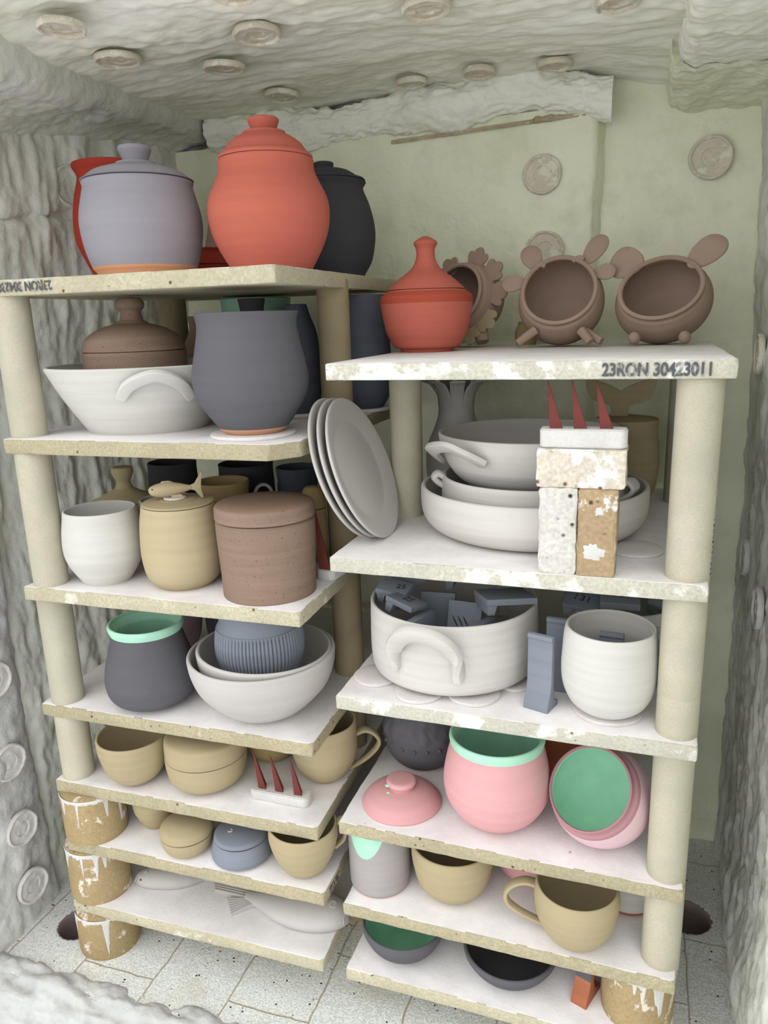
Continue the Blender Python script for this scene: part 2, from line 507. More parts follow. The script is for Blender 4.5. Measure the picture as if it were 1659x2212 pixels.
# floor of insulating brick with two burner holes
HOLES = ((-1.135, 1.115, .046), (.150, 1.518, .050))
def floor_bricks():
    m, t, b = new_mat('insulating floor brick')
    tcn = N(t, 'TexCoord'); sp = N(t, 'SeparateXYZ'); cb = N(t, 'CombineXYZ')
    t.links.new(tcn.outputs['Object'], sp.inputs[0])
    ad = N(t, 'Math', operation='ADD'); ad.inputs[1].default_value = -1.035 + 10 * .25
    t.links.new(sp.outputs['Y'], ad.inputs[0]); t.links.new(ad.outputs[0], cb.inputs['X'])
    ad2 = N(t, 'Math', operation='ADD'); ad2.inputs[1].default_value = .885 + .1715 * 10
    t.links.new(sp.outputs['X'], ad2.inputs[0]); t.links.new(ad2.outputs[0], cb.inputs['Y'])
    nz = N(t, 'TexNoise', Scale=18.0, Detail=3.0); t.links.new(tcn.outputs['Object'], nz.inputs['Vector'])
    mx = N(t, 'Mix', data_type='RGBA', blend_type='LINEAR_LIGHT'); mx.inputs[0].default_value = .006
    t.links.new(cb.outputs[0], mx.inputs[6]); t.links.new(nz.outputs['Color'], mx.inputs[7])
    br = N(t, 'TexBrick', offset=.33, squash=1.0); br.inputs['Scale'].default_value = 1.0
    br.inputs['Brick Width'].default_value = .25; br.inputs['Row Height'].default_value = .1715
    br.inputs['Mortar Size'].default_value = .0018; br.inputs['Mortar Smooth'].default_value = .5
    t.links.new(mx.outputs[2], br.inputs['Vector'])
    mp = mapping(t, (1, 1, 1))
    n1 = N(t, 'TexNoise', Scale=240.0, Detail=3.0); t.links.new(mp.outputs[0], n1.inputs['Vector'])
    v = N(t, 'TexVoronoi', Scale=70.0); t.links.new(mp.outputs[0], v.inputs['Vector'])
    n4 = N(t, 'TexNoise', Scale=38.0, Detail=2.0); t.links.new(mp.outputs[0], n4.inputs['Vector'])
    n2 = N(t, 'TexNoise', Scale=7.0, Detail=6.0); t.links.new(mp.outputs[0], n2.inputs['Vector'])
    col = mixc(t, ramp(t, n1.outputs[0], .35, .65), lin((202, 204, 196)), lin((236, 238, 234)))
    col = mixc(t, ramp(t, n2.outputs[0], .56, .75), col, mixc(t, .55, col, lin((180, 168, 136))))
    spk = N(t, 'Math', operation='MULTIPLY')
    t.links.new(ramp(t, v.outputs['Distance'], .12, .2, (1, 1, 1), (0, 0, 0)), spk.inputs[0])
    t.links.new(ramp(t, n4.outputs[0], .52, .56), spk.inputs[1])
    col = mixc(t, spk.outputs[0], col, lin((60, 52, 48)))
    col = mixc(t, br.outputs['Fac'], col, lin((184, 172, 150)))
    t.links.new(col, b.inputs['Base Color'])
    bp = N(t, 'Bump', Strength=.8, Distance=.0018); t.links.new(n1.outputs[0], bp.inputs['Height'])
    bp2 = N(t, 'Bump', Strength=.8, Distance=.004, invert=True); t.links.new(br.outputs['Fac'], bp2.inputs['Height'])
    t.links.new(bp.outputs[0], bp2.inputs['Normal']); t.links.new(bp2.outputs[0], b.inputs['Normal'])
    return m
def floor_fn(p, u, v):
    d = .0012 * fb(p, 9)
    for hx, hy, hr in HOLES:
        q = math.hypot(p.x - hx, p.y - hy)
        if q < hr: d -= .075 * (lambda s: s * s * (3 - 2 * s))(min(1, (hr - q) / .018))
    return d
FLOORM = floor_bricks()
HOLEM = clay('burnt burner port', (132, 118, 112), ring=.1, streak=.1)
fl = surf('floor', lambda u, v: (-1.32 + 1.64 * u, .96 + .90 * v, 0), 460, 260, [FLOORM, HOLEM], floor_fn)
for p in fl.data.polygons:
    if any(math.hypot(p.center.x - hx, p.center.y - hy) < hr + .001 for hx, hy, hr in HOLES): p.material_index = 1

# front lip of fibre below the floor edge
def lip_d(p, u, v):
    return .011 * fb(p, 9, 5) + .010 * fb((p.x * .6, p.y * 2, p.z * 2), 22, 3) + .004 * fb(p, 45, 3)
lip_path = polyline([(0, 1.006, -.012), (0, .992, .005), (0, .965, .006), (0, .935, -.012), (0, .905, -.05), (0, .885, -.10), (0, .875, -.18), (0, .875, -.30)])
surf('trim_1', lambda u, v: (-1.45 + 1.9 * u, lip_path(v).y, lip_path(v).z), 420, 90, fibre('grey ceramic fibre roll', (178, 178, 175), (196, 196, 193), 20, .7), lip_d)

# left wall: thick front blanket, then the rear blanket set back behind it
def ld(p, u, v):
    return .012 * fb((p.x * 2, p.y * 3.2, p.z * .55), 9, 4) + .005 * fb((p.x, p.y * 1.6, p.z * .7), 34, 4)
left_front = polyline([(-1.55, .84), (-1.30, .845), (-1.262, .87), (-1.245, .92), (-1.240, 1.00), (-1.238, 1.10), (-1.240, 1.150), (-1.248, 1.176), (-1.268, 1.190), (-1.31, 1.195)])
def lf(u, v):
    q = left_front(v); z = -.02 + 1.85 * u
    return (q.x - .012 * math.sin(z * 2.2), q.y, z)
o = surf('wall_left_front', lf, 260, 110, FIB_N, lambda p, u, v: .010 * fb((p.x * 2, p.y * 2, p.z), 6, 5) + .004 * fb(p, 38, 3))
wl_front = o
left_rear = polyline([(-1.275, 1.16), (-1.262, 1.25), (-1.225, 1.38), (-1.165, 1.58), (-1.105, 1.80)])
def lr(u, v):
    q = left_rear(v); z = -.01 + 1.80 * u
    seam = .014 * math.exp(-((z - 1.525 - .02 * math.sin(q.y * 9)) / .008) ** 2)
    return (q.x + .012 * math.sin(z * 5) - seam, q.y, z)
wl_rear = surf('wall_left_rear', lr, 330, 130, FIB_L, ld)

# back wall and the smooth board panel standing in front of it
def bd(p, u, v):
    return .005 * fb((p.x, p.y, p.z * .8), 6, 5) + .0028 * fb(p, 26, 4)
wall_back = surf('wall_back', lambda u, v: (.30 - 1.5 * u, 1.795, -.01 + 1.85 * v), 200, 220, FIB_B,
                 lambda p, u, v: .006 * fb((p.x * 2.4, 0, p.z * .6), 7, 4) + .002 * fb(p, 36, 3))
pan = polyline([(-.100, 1.80), (-.108, 1.775), (-.118, 1.752), (-.128, 1.748), (-.5, 1.748), (-1.15, 1.748)])
panel = surf('wall_back_panel', lambda u, v: (pan(u).x, pan(u).y, -.01 + 1.71 * v), 170, 200, FIB_B, bd)
# ragged roll of fibre along the top of the panel, with a scorched crack below it
def roll(u, v):
    a = -PI * .62 + PI * 1.25 * v
    return (-.085 - .92 * u, 1.752 - .034 * math.cos(a), 1.727 + .043 * math.sin(a) - .022 * max(0, 1 - u * 6) + .01 * math.sin(u * 7))
surf('trim_2', roll, 300, 46, FIB_C, lambda p, u, v: .016 * fb((p.x, p.y, p.z), 6, 3) + .010 * fb(p, 17, 5) + .005 * fb((p.x * .7, p.y * 3, p.z * 3), 50, 3))
def crack(u, v):
    return (-.135 - .42 * u + 0, 1.7475 - .002 * math.sin(PI * v), 1.680 + .008 * v - .014 * u)
surf('trim_3', crack, 160, 12, FIB_R, lambda p, u, v: .016 * fb(p, 26, 4) * math.sin(PI * v) - .001)

# right wall
def rd(p, u, v):
    return .011 * fb((p.x * 2, p.y * 2.4, p.z * .7), 7, 4) + .005 * fb((p.x, p.y * 1.6, p.z * .7), 34, 4)
def rw(u, v):
    y = .80 + 1.02 * v; z = -.02 + 1.85 * u
    x = .232 - .030 * (z / 1.6) ** 2 - .016 * math.exp(-((z - .10) / .12) ** 2) * (1 if y < 1.5 else .4) + .018 * max(0, 1.05 - y)
    x += .010 * math.exp(-((y - 1.70) / .02) ** 2)
    return (x, y, z)
wall_right = surf('wall_right', lambda u, v: rw(u, 1 - v), 300, 190, FIB_L, rd)

# ceiling: quilted middle bay, lower soffits on both sides
BT = [(-.644, 1.296), (-.775, 1.415), (-.760, 1.630), (-.485, 1.672), (-.339, 1.657), (-.190, 1.657), (-.352, 1.304), (-.915, 1.285), (-.900, 1.125), (-.065, 1.372), (-.600, 1.140)]
def cz(x, y):
    z = 1.757 + .012 * math.sin((x + .5) * 3.2 + 1.6) - .028 * max(0, min(1, (x + .15) / .2)) * max(0, min(1, (y - 1.35) / .4))
    return z
def cd(p, u, v):
    d = 0
    for bx, by in BT:
        q = math.hypot((p.x - bx) * .8, p.y - by)
        d += -.010 * math.exp(-(q / .05) ** 2) + .0022 * math.sin(q * 150 + 2 * fb(p, 12, 2)) * math.exp(-(q / .10) ** 2)
    return d + .015 * fb((p.x * .7, p.y * 1.3, 0), 4, 3) + .0026 * fb((p.x * .55, p.y * 2.2, 0), 16, 4) + .0012 * fb(p, 60, 2)
ceil = surf('ceiling', lambda u, v: (-1.10 + 1.16 * u, 1.83 - .97 * v, cz(-1.10 + 1.16 * u, 1.83 - .97 * v)), 300, 260, FIB_C, cd)
ends = polyline([(0, 1.745), (0, 1.80), (0, 1.95)])
surf('ceiling_front', lambda u, v: (-1.6 + 2.1 * u, .865 - .02 * v, 1.735 + .25 * v), 240, 40, FIB_N, lambda p, u, v: .016 * fb(p, 8, 5))
# left soffit: riser at its inner edge, falling gently to the left wall
lsp = polyline([(-1.010, 1.82), (-1.014, 1.758), (-1.020, 1.728), (-1.034, 1.712), (-1.07, 1.706), (-1.16, 1.690), (-1.28, 1.650)])
def lso(u, v):
    q = lsp(v); y = .86 + .97 * u
    return (q.x - .018 * math.sin((y - .9) * 3.4) + .03 * max(0, (y - 1.35)), y, q.y - .012 * math.sin(y * 7))
surf('trim_4', lso, 260, 90, FIB_L, lambda p, u, v: -(.010 * fb(p, 7, 5) + .004 * fb((p.x, p.y, p.z), 34, 3)) * (.15 + .85 * min(1, v * 2.2)))
# right soffit in two steps
rsp = polyline([(.034, 1.80), (.036, 1.728), (.040, 1.708), (.055, 1.700), (.13, 1.697), (.28, 1.690)])
surf('trim_5', lambda u, v: (rsp(v).x, 1.585 - .74 * u, rsp(v).y), 220, 70, FIB_C, lambda p, u, v: -(.006 * fb((p.x * .7, p.y * 1.6, p.z), 10, 5) + .004 * fb(p, 42, 3)))
rfp = polyline([(0, 1.580, 1.695), (0, 1.588, 1.700), (0, 1.592, 1.712), (0, 1.60, 1.76), (0, 1.60, 1.80)])
surf('trim_6', lambda u, v: (.034 + .24 * u, rfp(v).y, rfp(v).z), 70, 30, FIB_N, lambda p, u, v: .005 * fb(p, 24, 4))
rbp = polyline([(.018, 1.80), (.020, 1.70), (.026, 1.684), (.05, 1.678), (.13, 1.676), (.28, 1.670)])
surf('trim_7', lambda u, v: (rbp(v).x, 1.80 - .24 * u, rbp(v).y + .02 * u), 90, 70, FIB_B, lambda p, u, v: -(.007 * fb((p.x * 2, p.y, p.z), 11, 5) + .003 * fb(p, 42, 3)))

# anchor buttons are parts of the walls they hold
def stud_mesh(r=.040, seed=0):
    def dd(rr, z, a):
        return rr * (1 + .010 * math.sin(3 * a + seed) + .007 * math.sin(7 * a + seed * 2))
    me = solid('anchor_button', [(r * .96, 0, 1), (r, .004), (r * .985, .009), (r * .93, .011), (r * .86, .010, 1), (r * .80, .007), (r * .45, .0075), (r * .42, .0055), (r * .30, .006), (r * .1, .006)], disp=dd, wob=.01, seed=seed, seg=48)
    for v in me.vertices:
        if v.co.z > .0045:
            v.co.z += .0016 * noise.noise(v.co * 90 + Vector((seed, 0, 0)))
    return me
def stud(parent, pos, nrm, r=.040, mat=STUD, seed=0):
    o = link('anchor_button', stud_mesh(r, seed), mat, parent, smooth=30)
    q = Vector(nrm).to_track_quat('Z', 'Y')
    o.location = pos; o.rotation_mode = 'QUATERNION'; o.rotation_quaternion = q
    return o
k = 0
for (x, y) in BT:
    k += 1; stud(ceil, (x, y, cz(x, y) - .001), (.05 * math.sin(k * 2), .05 * math.cos(k * 3), -1), .037 + .004 * math.sin(k), STUD, k)
for p, n in (((-.222, 1.746, 1.575), (0, -1, 0)), ((-.214, 1.746, 1.424), (0, -1, 0))):
    k += 1; stud(panel, p, n, .040, STUD, k)
stud(wall_back, (.108, 1.790, 1.586), (0, -1, 0), .042, STUD, 31)
for z in (.590, .400, .238, .092):
    k += 1; stud(wl_front, (-1.240 - .012 * math.sin(z * 2.2) + .004, 1.098, z), (1, -.08, 0), .040, STUDN, k)
stud(wl_rear, (-1.200, 1.462, 1.590), (1, -.3, 0), .044, FIB_L, 41)
for y, z in ((1.60, 1.205), (1.62, .80), (1.41, .77)):
    k += 1; x, yy, zz = rw((z + .02) / 1.85, (y - .80) / 1.02); stud(wall_right, (x - .005, y, z), (-1, 0, 0), .038, STUD if z > 1 else STUDN, k)

# ------------------------------------------------------------------ kiln shelves
SHELF_D = .61
def shelf(key, x, y, z, wid, rotz, label, t, edge, chip=None, seed=0):
    o = thing('kiln_shelf', label, 'kiln shelf', (x, y, z), rotz, 'kiln shelves of the left stack' if key[0] == 'L' else 'kiln shelves of the right stack')
    me = rough_box('slab', wid, SHELF_D, t, 26, .0022, .0011, True, chip, seed)
    for v in me.vertices: v.co.z -= t
    link('slab', me, [edge, WASH], o, smooth=50)
    return o
RL, RR = .0118, -.0118
TL, TR = .0266, .025
LS = [  # x, y, z of the front left top corner, width
    (-1.0782, 1.0514, 1.3743, .5574), (-1.0646, 1.0417, 1.1073, .5530), (-1.0707, 1.0426, .8311, .5585), (-1.0935, 1.0636, .5779, .5799),
    (-1.0860, 1.0616, .4099, .5728), (-1.0725, 1.0541, .2786, .5681), (-1.0819, 1.0540, .1281, .5680)]
RS = [(-.4520, 1.0657, 1.2291, .5651), (-.4608, 1.0652, .9257, .5602), (-.4615, 1.0623, .6823, .5630), (-.4789, 1.0850, .4195, .5789),
      (-.4749, 1.0771, .2531, .5725), (-.4711, 1.0658, .1200, .5734)]
LLAB = ['top shelf of the left stack, carrying the lidded jars, upside down stamp on its edge', 'left stack shelf with the broken front corner, under the charcoal vase',
        'left stack shelf under the brown cylinder jar and the straw jar with fish lid', 'left stack shelf under the two nested bowls',
        'left stack shelf under the tan mugs and the cone pack', 'left stack shelf under the slate blue lidded pot', 'lowest shelf of the left stack, under the clay fish']
RLAB = ['top shelf of the right stack, stamped with numbers, under the animal bowls', 'right stack shelf under the leaning plates and the little brick tower',
        'right stack shelf under the big casserole and white mug', 'right stack shelf under the pink pots', 'right stack shelf under the grey cylinder and tan mug with handle',
        'lowest shelf of the right stack, under two dark bowls']
LED = [EDGE, EDGE2, EDGE, EDGE2, EDGE2, EDGE2, EDGE]
RED_ = [EDGE3, EDGE3, EDGE3, EDGE2, EDGE2, EDGE]
LSH = []; RSH = []
for i, (x, y, z, wd) in enumerate(LS):
    chip = [(Vector((wd - .036, 0, .012)), Vector((1, -.85, -.25)))] if i == 1 else [(Vector((wd - .004, 0, .02)), Vector((1, -1, .5)))]
    LSH.append(shelf('L%d' % i, x, y, z, wd, RL, LLAB[i], TL, LED[i], chip, i))
for i, (x, y, z, wd) in enumerate(RS):
    RSH.append(shelf('R%d' % i, x, y, z, wd, RR, RLAB[i], TR, RED_[i], [(Vector((wd - .003, 0, .02)), Vector((1, -1, .6)))], i + 20))
# stamped numbers on the two top shelves (the left one stands upside down) and a short stamp on a side edge
def stamp(parent, s, size, pos, rot, bold=.0, mat=INK, sx=1.0):
    o = link('stamped_number', text_mesh(s, size, bold), mat, parent, loc=pos, rot=rot, smooth=0)
    o.scale = (sx, 1, 1)
    return o
stamp(RSH[0], '23RON 30423011', .0235, (.4000, -.0016, -.0202), (PI / 2, 0, 0), .0007, INK, .783)
stamp(LSH[0], '23RON 30423011', .0215, (.1555, -.0016, -.0050), (PI / 2, PI, 0), .0003, INK, .80)
stamp(LSH[5], 'TIOPBII', .0200, (.5692, .024, -.0210), (PI / 2, 0, PI / 2), .0002, INK, .78)

# ------------------------------------------------------------------ posts and props
def post(label, x, y, z0, h, r, mat, group, seed=0, joint=None):
    o = thing('kiln_post', label, 'kiln post', (x, y, z0), 0, group)
    def one(h0, h1, s):
        link('post_tube' if joint is None else 'post_section', solid('post', [(r - .0015, h0, 1), (r, h0 + .0018), (r, h1 - .0018), (r - .0015, h1, 1), (r - .006, h1)], wob=.004, seed=s, seg=64), mat, o)
    if joint: one(0, joint, seed); one(joint, h, seed + 1)
    else: one(0, h, seed)
    return o
def between(S, k, t):
    return S[k + 1][2], S[k][2] - t - S[k + 1][2]
gl = 'cream posts of the left stack'; gr = 'cream posts of the right stack'
LF = [('cream post at the front left corner directly under the top left shelf', .962), ('cream post at the front left corner beside the white ribbed cup', .962),
      ('cream post at the front left corner beside the mint rimmed charcoal vase', .963), ('short cream post at the front left corner beside the tan mug with side handle', .963)]
for k, (lab, ra) in enumerate(LF):
    z0, h = between(LS, k, TL); y = max(LS[k][1], LS[k + 1][1]) + .0328
    post(lab, -ra * y, y, z0, h, .0312, POST, gl, k)
RF = ['tall cream post at the front right corner under the stamped shelf', 'cream post of two sections at the front right corner beside the white mug',
      'cream post at the front right corner beside the tilted pink pot', 'cream post at the front right corner beside the tan mug with long handle']
for k, lab in enumerate(RF):
    z0, h = between(RS, k, TR); y = max(RS[k][1], RS[k + 1][1]) + .0305
    post(lab, .0668 * y, y, z0, h, .0300, POST, gr, k + 9, .063 if k == 1 else None)
# small stamped code running down the tall right post
tall = [o for o in COL.objects if o.get('label', '').startswith('tall cream post')][0]
for k, ch in enumerate('1BHUB771U68'):
    a_ = -.36
    o = link('stamped_code', text_mesh(ch, .0072, .0, .0002), INK, tall, loc=((.0304) * math.cos(a_), .0304 * math.sin(a_), .088 - .0078 * k), smooth=0)
    o.rotation_euler = (PI / 2, PI / 2, PI / 2 + a_)
    o.rotation_euler = (Matrix.Rotation(PI / 2 + a_, 3, 'Z') @ Matrix.Rotation(PI / 2, 3, 'X') @ Matrix.Rotation(-PI / 2, 3, 'Z')).to_euler()
LM = ['sandy post at the right edge of the left stack behind the charcoal vase', 'sandy post behind the leaning plates, under the broken shelf',
      'sandy post behind the nested bowls at the gap between the stacks', 'sandy post behind the tan mug with raised handle']
for k in range(4):
    z0, h = between(LS, k, TL)
    post(LM[k], -.5530, 1.3560, z0, h, .0300, POSTD, gl, k + 20)
for k in range(1):
    z0, h = between(LS, k, TL)
    post('sandy post at the back of the left stack behind the brown lidded jar', -.9960, 1.500, z0, h, .0300, POSTD, gl, 30)
for k in range(1):
    z0, h = between(RS, k, TR)
    post('cream post at the left of the right stack behind the leaning plates', -.4155, 1.3520, z0, h, .0297, POST, gr, 40)
    post('cream post at the back right of the right stack behind the front corner post', .0800, 1.560, z0, h, .0300, POST, gr, 41)
FP = [('fat ochre prop with white drips under the shelf of tan mugs', 4, -1.0360, 1.1040), ('fat ochre prop with a white smear beside the fish head', 5, -1.0510, 1.1110), ('fat ochre prop with drips standing on the brick floor at the left', 6, -1.0400, 1.1010)]
def fat(label, x, y, z0, h, r, seed):
    o = thing('kiln_prop', label, 'kiln prop', (x, y, z0), seed * 1.3, 'fat ochre props')
    link('prop_body', solid('prop', [(r - .003, 0, 1), (r, .004), (r + .0005, h * .5), (r, h - .009), (r - .005, h - .001, 1), (r - .02, h)], wob=.008, seed=seed), FAT, o)
    # fired white glaze runs that stand proud of the prop
    me = bpy.data.meshes.new('glaze_run'); vs = []; fs = []
    n = 46
    n = 120
    drips = [random.Random(seed * 5 + i).uniform(0, 1) for i in range(14)]
    for k in range(n):
        u = k / (n - 1); a = -2.75 + 2.7 * u
        low = h * (.90 - .05 * noise.noise(Vector((a * 4, seed, 0))) - .04 * noise.noise(Vector((a * 13, seed, 3))))
        for i in range(6):
            cc = drips[i]; wd = .010 + .022 * drips[i + 6]
            dl = h * (.12 + .42 * drips[(i * 3 + 2) % 14])
            low -= dl * math.exp(-((u - cc) / wd) ** 4)
        low = max(low, h * .12); top = h * .975
        for q in range(7):
            z = top + (low - top) * q / 6
            rr = r + .0004 + .0010 * math.sin(PI * q / 6)
            vs.append((rr * math.cos(a), rr * math.sin(a), z))
    for k in range(n - 1):
        for q in range(6):
            i = k * 7 + q
            fs.append((i, i + 1, i + 8, i + 7))
    me.from_pydata(vs, [], fs); me.update()
    link('glaze_run', me, PAD, o, rot=(0, 0, -seed * 1.3 + .35), label='white glaze run around the top of the prop')
    return o
for lab, k, x, yy in FP:
    z0 = LS[k + 1][2] if k < 6 else 0.0; h = LS[k][2] - TL - z0
    fat(lab, x, yy, z0, h, .0625, k)
fat('fat ochre prop on the lowest right shelf at the bottom right corner', .0430, 1.140, RS[5][2], RS[4][2] - TR - RS[5][2], .0600, 9)
fat('fat ochre prop on the floor in the gap behind the bigger clay fish', -.5530, 1.3560, 0, LS[6][2] - TL, .0600, 12)
# ------------------------------------------------------------------ pots
R2 = .6823; R1 = .9257; R0 = 1.2291; R3 = .4195; R4 = .2531; R5 = .1200
L0 = 1.3743; L1 = 1.1073; L2 = .8311; L3 = .5779; L4 = .4099; L5 = .2786; L6 = .1281
SEED = [0]
def pot(kind, label, cat, x, y, z, pts, mats, wall=.005, group=None, **kw):
    SEED[0] += 1
    o = thing(kind, label, cat, (x, y, z), 0, group)
    pts = [pts[0] + (1,)] + list(pts[1:]) if len(pts[0]) == 2 else pts
    link('body', vessel('body', pts, wall, seed=SEED[0], **kw), mats, o)
    return o
def lid(o, pts, mats, knob=None, kmat=None, **kw):
    SEED[0] += 1
    r0, z0 = pts[0][0], pts[0][1]
    pts = [(r0 - .007, z0 - .0010, 1), (r0 - .007, z0 + .0027, 1), (r0, z0 + .0029, 1)] + [q for q in pts[1:] if q[1] > z0 + .0031]
    l = link('lid', solid('lid', pts, seed=SEED[0], **kw), mats, o)
    if knob:
        k = link('knob', solid('knob', knob, seed=SEED[0] + 3, seg=48), kmat or mats, l)
    return l
def strap(o, pts, wdir, a, b, mat, name='handle', **kw):
    return link(name, sweep(name, pts, wdir, a, b, **kw), mat, o)
def lateral(o, t, pts, a, b, mat, dz=0, **kw):
    """handle in a vertical plane through the axis; t = unit horizontal direction of +u"""
    t = Vector((t[0], t[1], 0)).normalized()
    P = [(t.x * u, t.y * u, h + dz) for u, h in pts]
    return strap(o, P, Vector((-t.y, t.x, 0)), a, b, mat, **kw)
def lug(o, pts, wdir, a, b, mat, spin=0, **kw):
    """arched handle on the outside of a bowl: (azimuth degrees, height, radius)"""
    P = [(r * math.cos(math.radians(az + spin)), r * math.sin(math.radians(az + spin)), h) for az, h, r in pts]
    am = math.radians(pts[len(pts) // 2][0] + spin)
    wd = Vector((math.cos(am), math.sin(am), 0)) * wdir[0] + Vector((0, 0, wdir[1]))
    return strap(o, P, wd, a, b, mat, **kw)

# ---- top left shelf
o = pot('lidded_jar', 'lavender grey lidded jar with a bare orange foot on the top left shelf', 'jar', -.8415, 1.2002, L0,
        [(.078, 0), (.084, .0103), (.0895, .018), (.099, .049), (.1034, .084), (.1017, .108), (.0954, .135), (.0921, .148), (.0936, .155)], [LAV, ORANGE], .006, bands=((-1, .0165, 1),))
lid(o, [(.0932, .156, 1), (.0945, .1595, 1), (.0888, .163), (.0737, .1735), (.050, .1812), (.0345, .1850, 1), (.0335, .1885, 1), (.030, .1895, 1), (.0215, .1905)], LAV,
    [(.0215, .190), (.0214, .1925), (.0240, .200), (.0277, .2085), (.0276, .2125), (.0262, .2147, 1), (.012, .2155)])
o = pot('flared_vase', 'deep red vase with flared rim half hidden behind the lavender jar', 'vase', -1.046, 1.412, L0,
        [(.052, 0), (.062, .026), (.075, .055), (.087, .088), (.088, .132), (.082, .172), (.0725, .206), (.0728, .218), (.0795, .230), (.080, .236)], RED)
o = pot('lidded_jar', 'big coral red lidded jar at the corner of the top left shelf', 'jar', -.6171, 1.2442, L0,
        [(.064, 0), (.0708, .008), (.0907, .045), (.1001, .073), (.1027, .101), (.0985, .123), (.089, .1425), (.0808, .1607), (.0797, .172), (.0800, .178)], CORAL, .006)
lid(o, [(.0785, .1782, 1), (.0797, .181), (.0790, .1850), (.0755, .1885, 1), (.0705, .1918), (.0604, .2050), (.0463, .2147), (.0365, .2190, 1), (.0355, .2230, 1), (.032, .2242, 1), (.0215, .2252)], CORAL,
    [(.0212, .2248), (.0210, .2275), (.0232, .2335), (.0257, .2395), (.0258, .2425), (.0242, .2445, 1), (.012, .2450)])
o = pot('lidded_jar', 'dark charcoal lidded jar behind the big coral jar on the top left shelf', 'jar', -.6192, 1.5011, L0,
        [(.074, 0), (.077, .0085), (.0907, .033), (.0983, .0735), (.0971, .104), (.0885, .139), (.0772, .167), (.080, .176), (.0828, .180)], BLACK, .006)
lid(o, [(.0812, .1805, 1), (.0815, .1845), (.0790, .1872, 1), (.0678, .191), (.0482, .2026), (.0229, .2082), (.019, .2085)], BLACK,
    [(.0185, .208), (.0190, .211), (.0201, .2155), (.0195, .2185), (.017, .2198, 1), (.006, .2203)])
o = pot('bottle_vase', 'slim taupe bottle between the lavender and coral jars on top', 'vase', -.9000, 1.5500, L0,
        [(.026, 0), (.0285, .04), (.026, .078), (.0185, .110), (.0150, .130), (.0152, .140), (.0158, .147)], BROWN2, .004)
o = pot('lidded_pot', 'small deep red lidded pot low between the two big top jars', 'pot', -.8450, 1.4150, L0,
        [(.042, 0), (.052, .010), (.0575, .022), (.0570, .030)], RED, .005)
lid(o, [(.0568, .0305, 1), (.0555, .034), (.0427, .0442), (.0260, .056), (.0235, .0605), (.0245, .066, 1), (.012, .0665)], RED)
o = pot('round_vase', 'deep red round vase peeking from behind the coral jar', 'vase', -.7620, 1.5750, L0,
        [(.028, 0), (.036, .030), (.037, .060), (.034, .080), (.028, .094), (.029, .100)], RED, .005)

# ---- second left shelf
o = pot('serving_bowl', 'wide white bowl with sloping sides and arched strap handle', 'bowl', -.8790, 1.2140, L1 + .0012,
        [(.1085, 0), (.1115, .003), (.1465, .060), (.1712, .110), (.1725, .1148)], WHITE, .006, seg=96)
HB = [(-70, .067, .156), (-62.5, .0900, .174), (-49.2, .1040, .186), (-36, .0885, .174), (-25.8, .0610, .153)]
for sp in (0, 180):
    lug(o, HB, (.62, .78), .0110, .0052, WHITE, sp, taper=lambda t: (1 - .25 * abs(2 * t - 1) ** 3, 1), sq=.35, ring=16)
o = pot('lidded_jar', 'brown lidded jar with tall knob standing inside the wide white bowl', 'jar', -.8970, 1.2160, L1,
        [(.070, .0075), (.085, .030), (.0922, .060), (.0935, .100), (.0937, .1385)], BROWN, .006)
lid(o, [(.0930, .1395, 1), (.0918, .1415), (.0905, .151), (.0819, .1673), (.0587, .1816), (.0335, .1896, 1), (.0300, .1902), (.0215, .1965)], BROWN,
    [(.0210, .196), (.0190, .204), (.0182, .2117), (.0215, .2155), (.0252, .220), (.0250, .228), (.0205, .2345), (.010, .2362)])
o = pot('vase', 'charcoal vase with a bare tan foot on the broken shelf', 'vase', -.6205, 1.1430, L1 + .006,
        [(.0475, 0), (.0493, .001), (.0551, .006), (.0586, .0099), (.0766, .0351), (.0911, .061), (.0958, .089), (.0922, .115), (.0837, .155), (.0812, .174), (.0824, .186), (.0848, .194)], [CHAR, TANBASE], .0045, bands=((-1, .0088, 1),))
def disc(label, x, y, z, r, h=.006, group=None, seed=1):
    def dd(rr, zz, a):
        return rr * (1 + .012 * math.sin(2 * a + seed) + .010 * math.sin(5 * a + seed * 2))
    me = solid('biscuit', [(r - .0012, 0, 1), (r, .0012), (r, h - .0012), (r - .0015, h, 1), (r * .5, h)], seg=64, disp=dd, seed=seed)
    o = link('clay_disc', me, DISC, smooth=40); o.location = (x, y, z)
    return tag(o, label, 'clay disc', group)
disc('thin white clay disc under the charcoal vase with tan foot', -.6225, 1.1420, L1, .0725, seed=3)
disc('small white clay disc just right of the charcoal vase disc', -.6360, 1.290, L1, .027, seed=4)
disc('white clay disc under the dark vase behind the charcoal vase', -.6560, 1.405, L1, .042, seed=5)
disc('white clay disc under the big blue black pot', -.5519, 1.5011, L1, .054, seed=6)
o = pot('tall_vase', 'dark vase in the shadow behind the charcoal vase', 'vase', -.6520, 1.404, L1 + .006,
        [(.030, 0), (.041, .030), (.044, .080), (.040, .150), (.027, .190), (.022, .209)], NAVY)
o = pot('storage_jar', 'big blue black pot behind the sandy post near the plates', 'pot', -.5519, 1.5011, L1 + .006,
        [(.040, 0), (.0545, .026), (.0595, .075), (.0580, .1350, 1), (.0570, .1365), (.0545, .185), (.0530, .224)], NAVY, .005)
o = pot('cup', 'mint green cup rising behind the rim of the charcoal vase', 'cup', -.7890, 1.5000, L1,
        [(.052, 0), (.060, .060), (.0665, .140), (.0710, .200), (.0735, .2325)], MINT, .005)
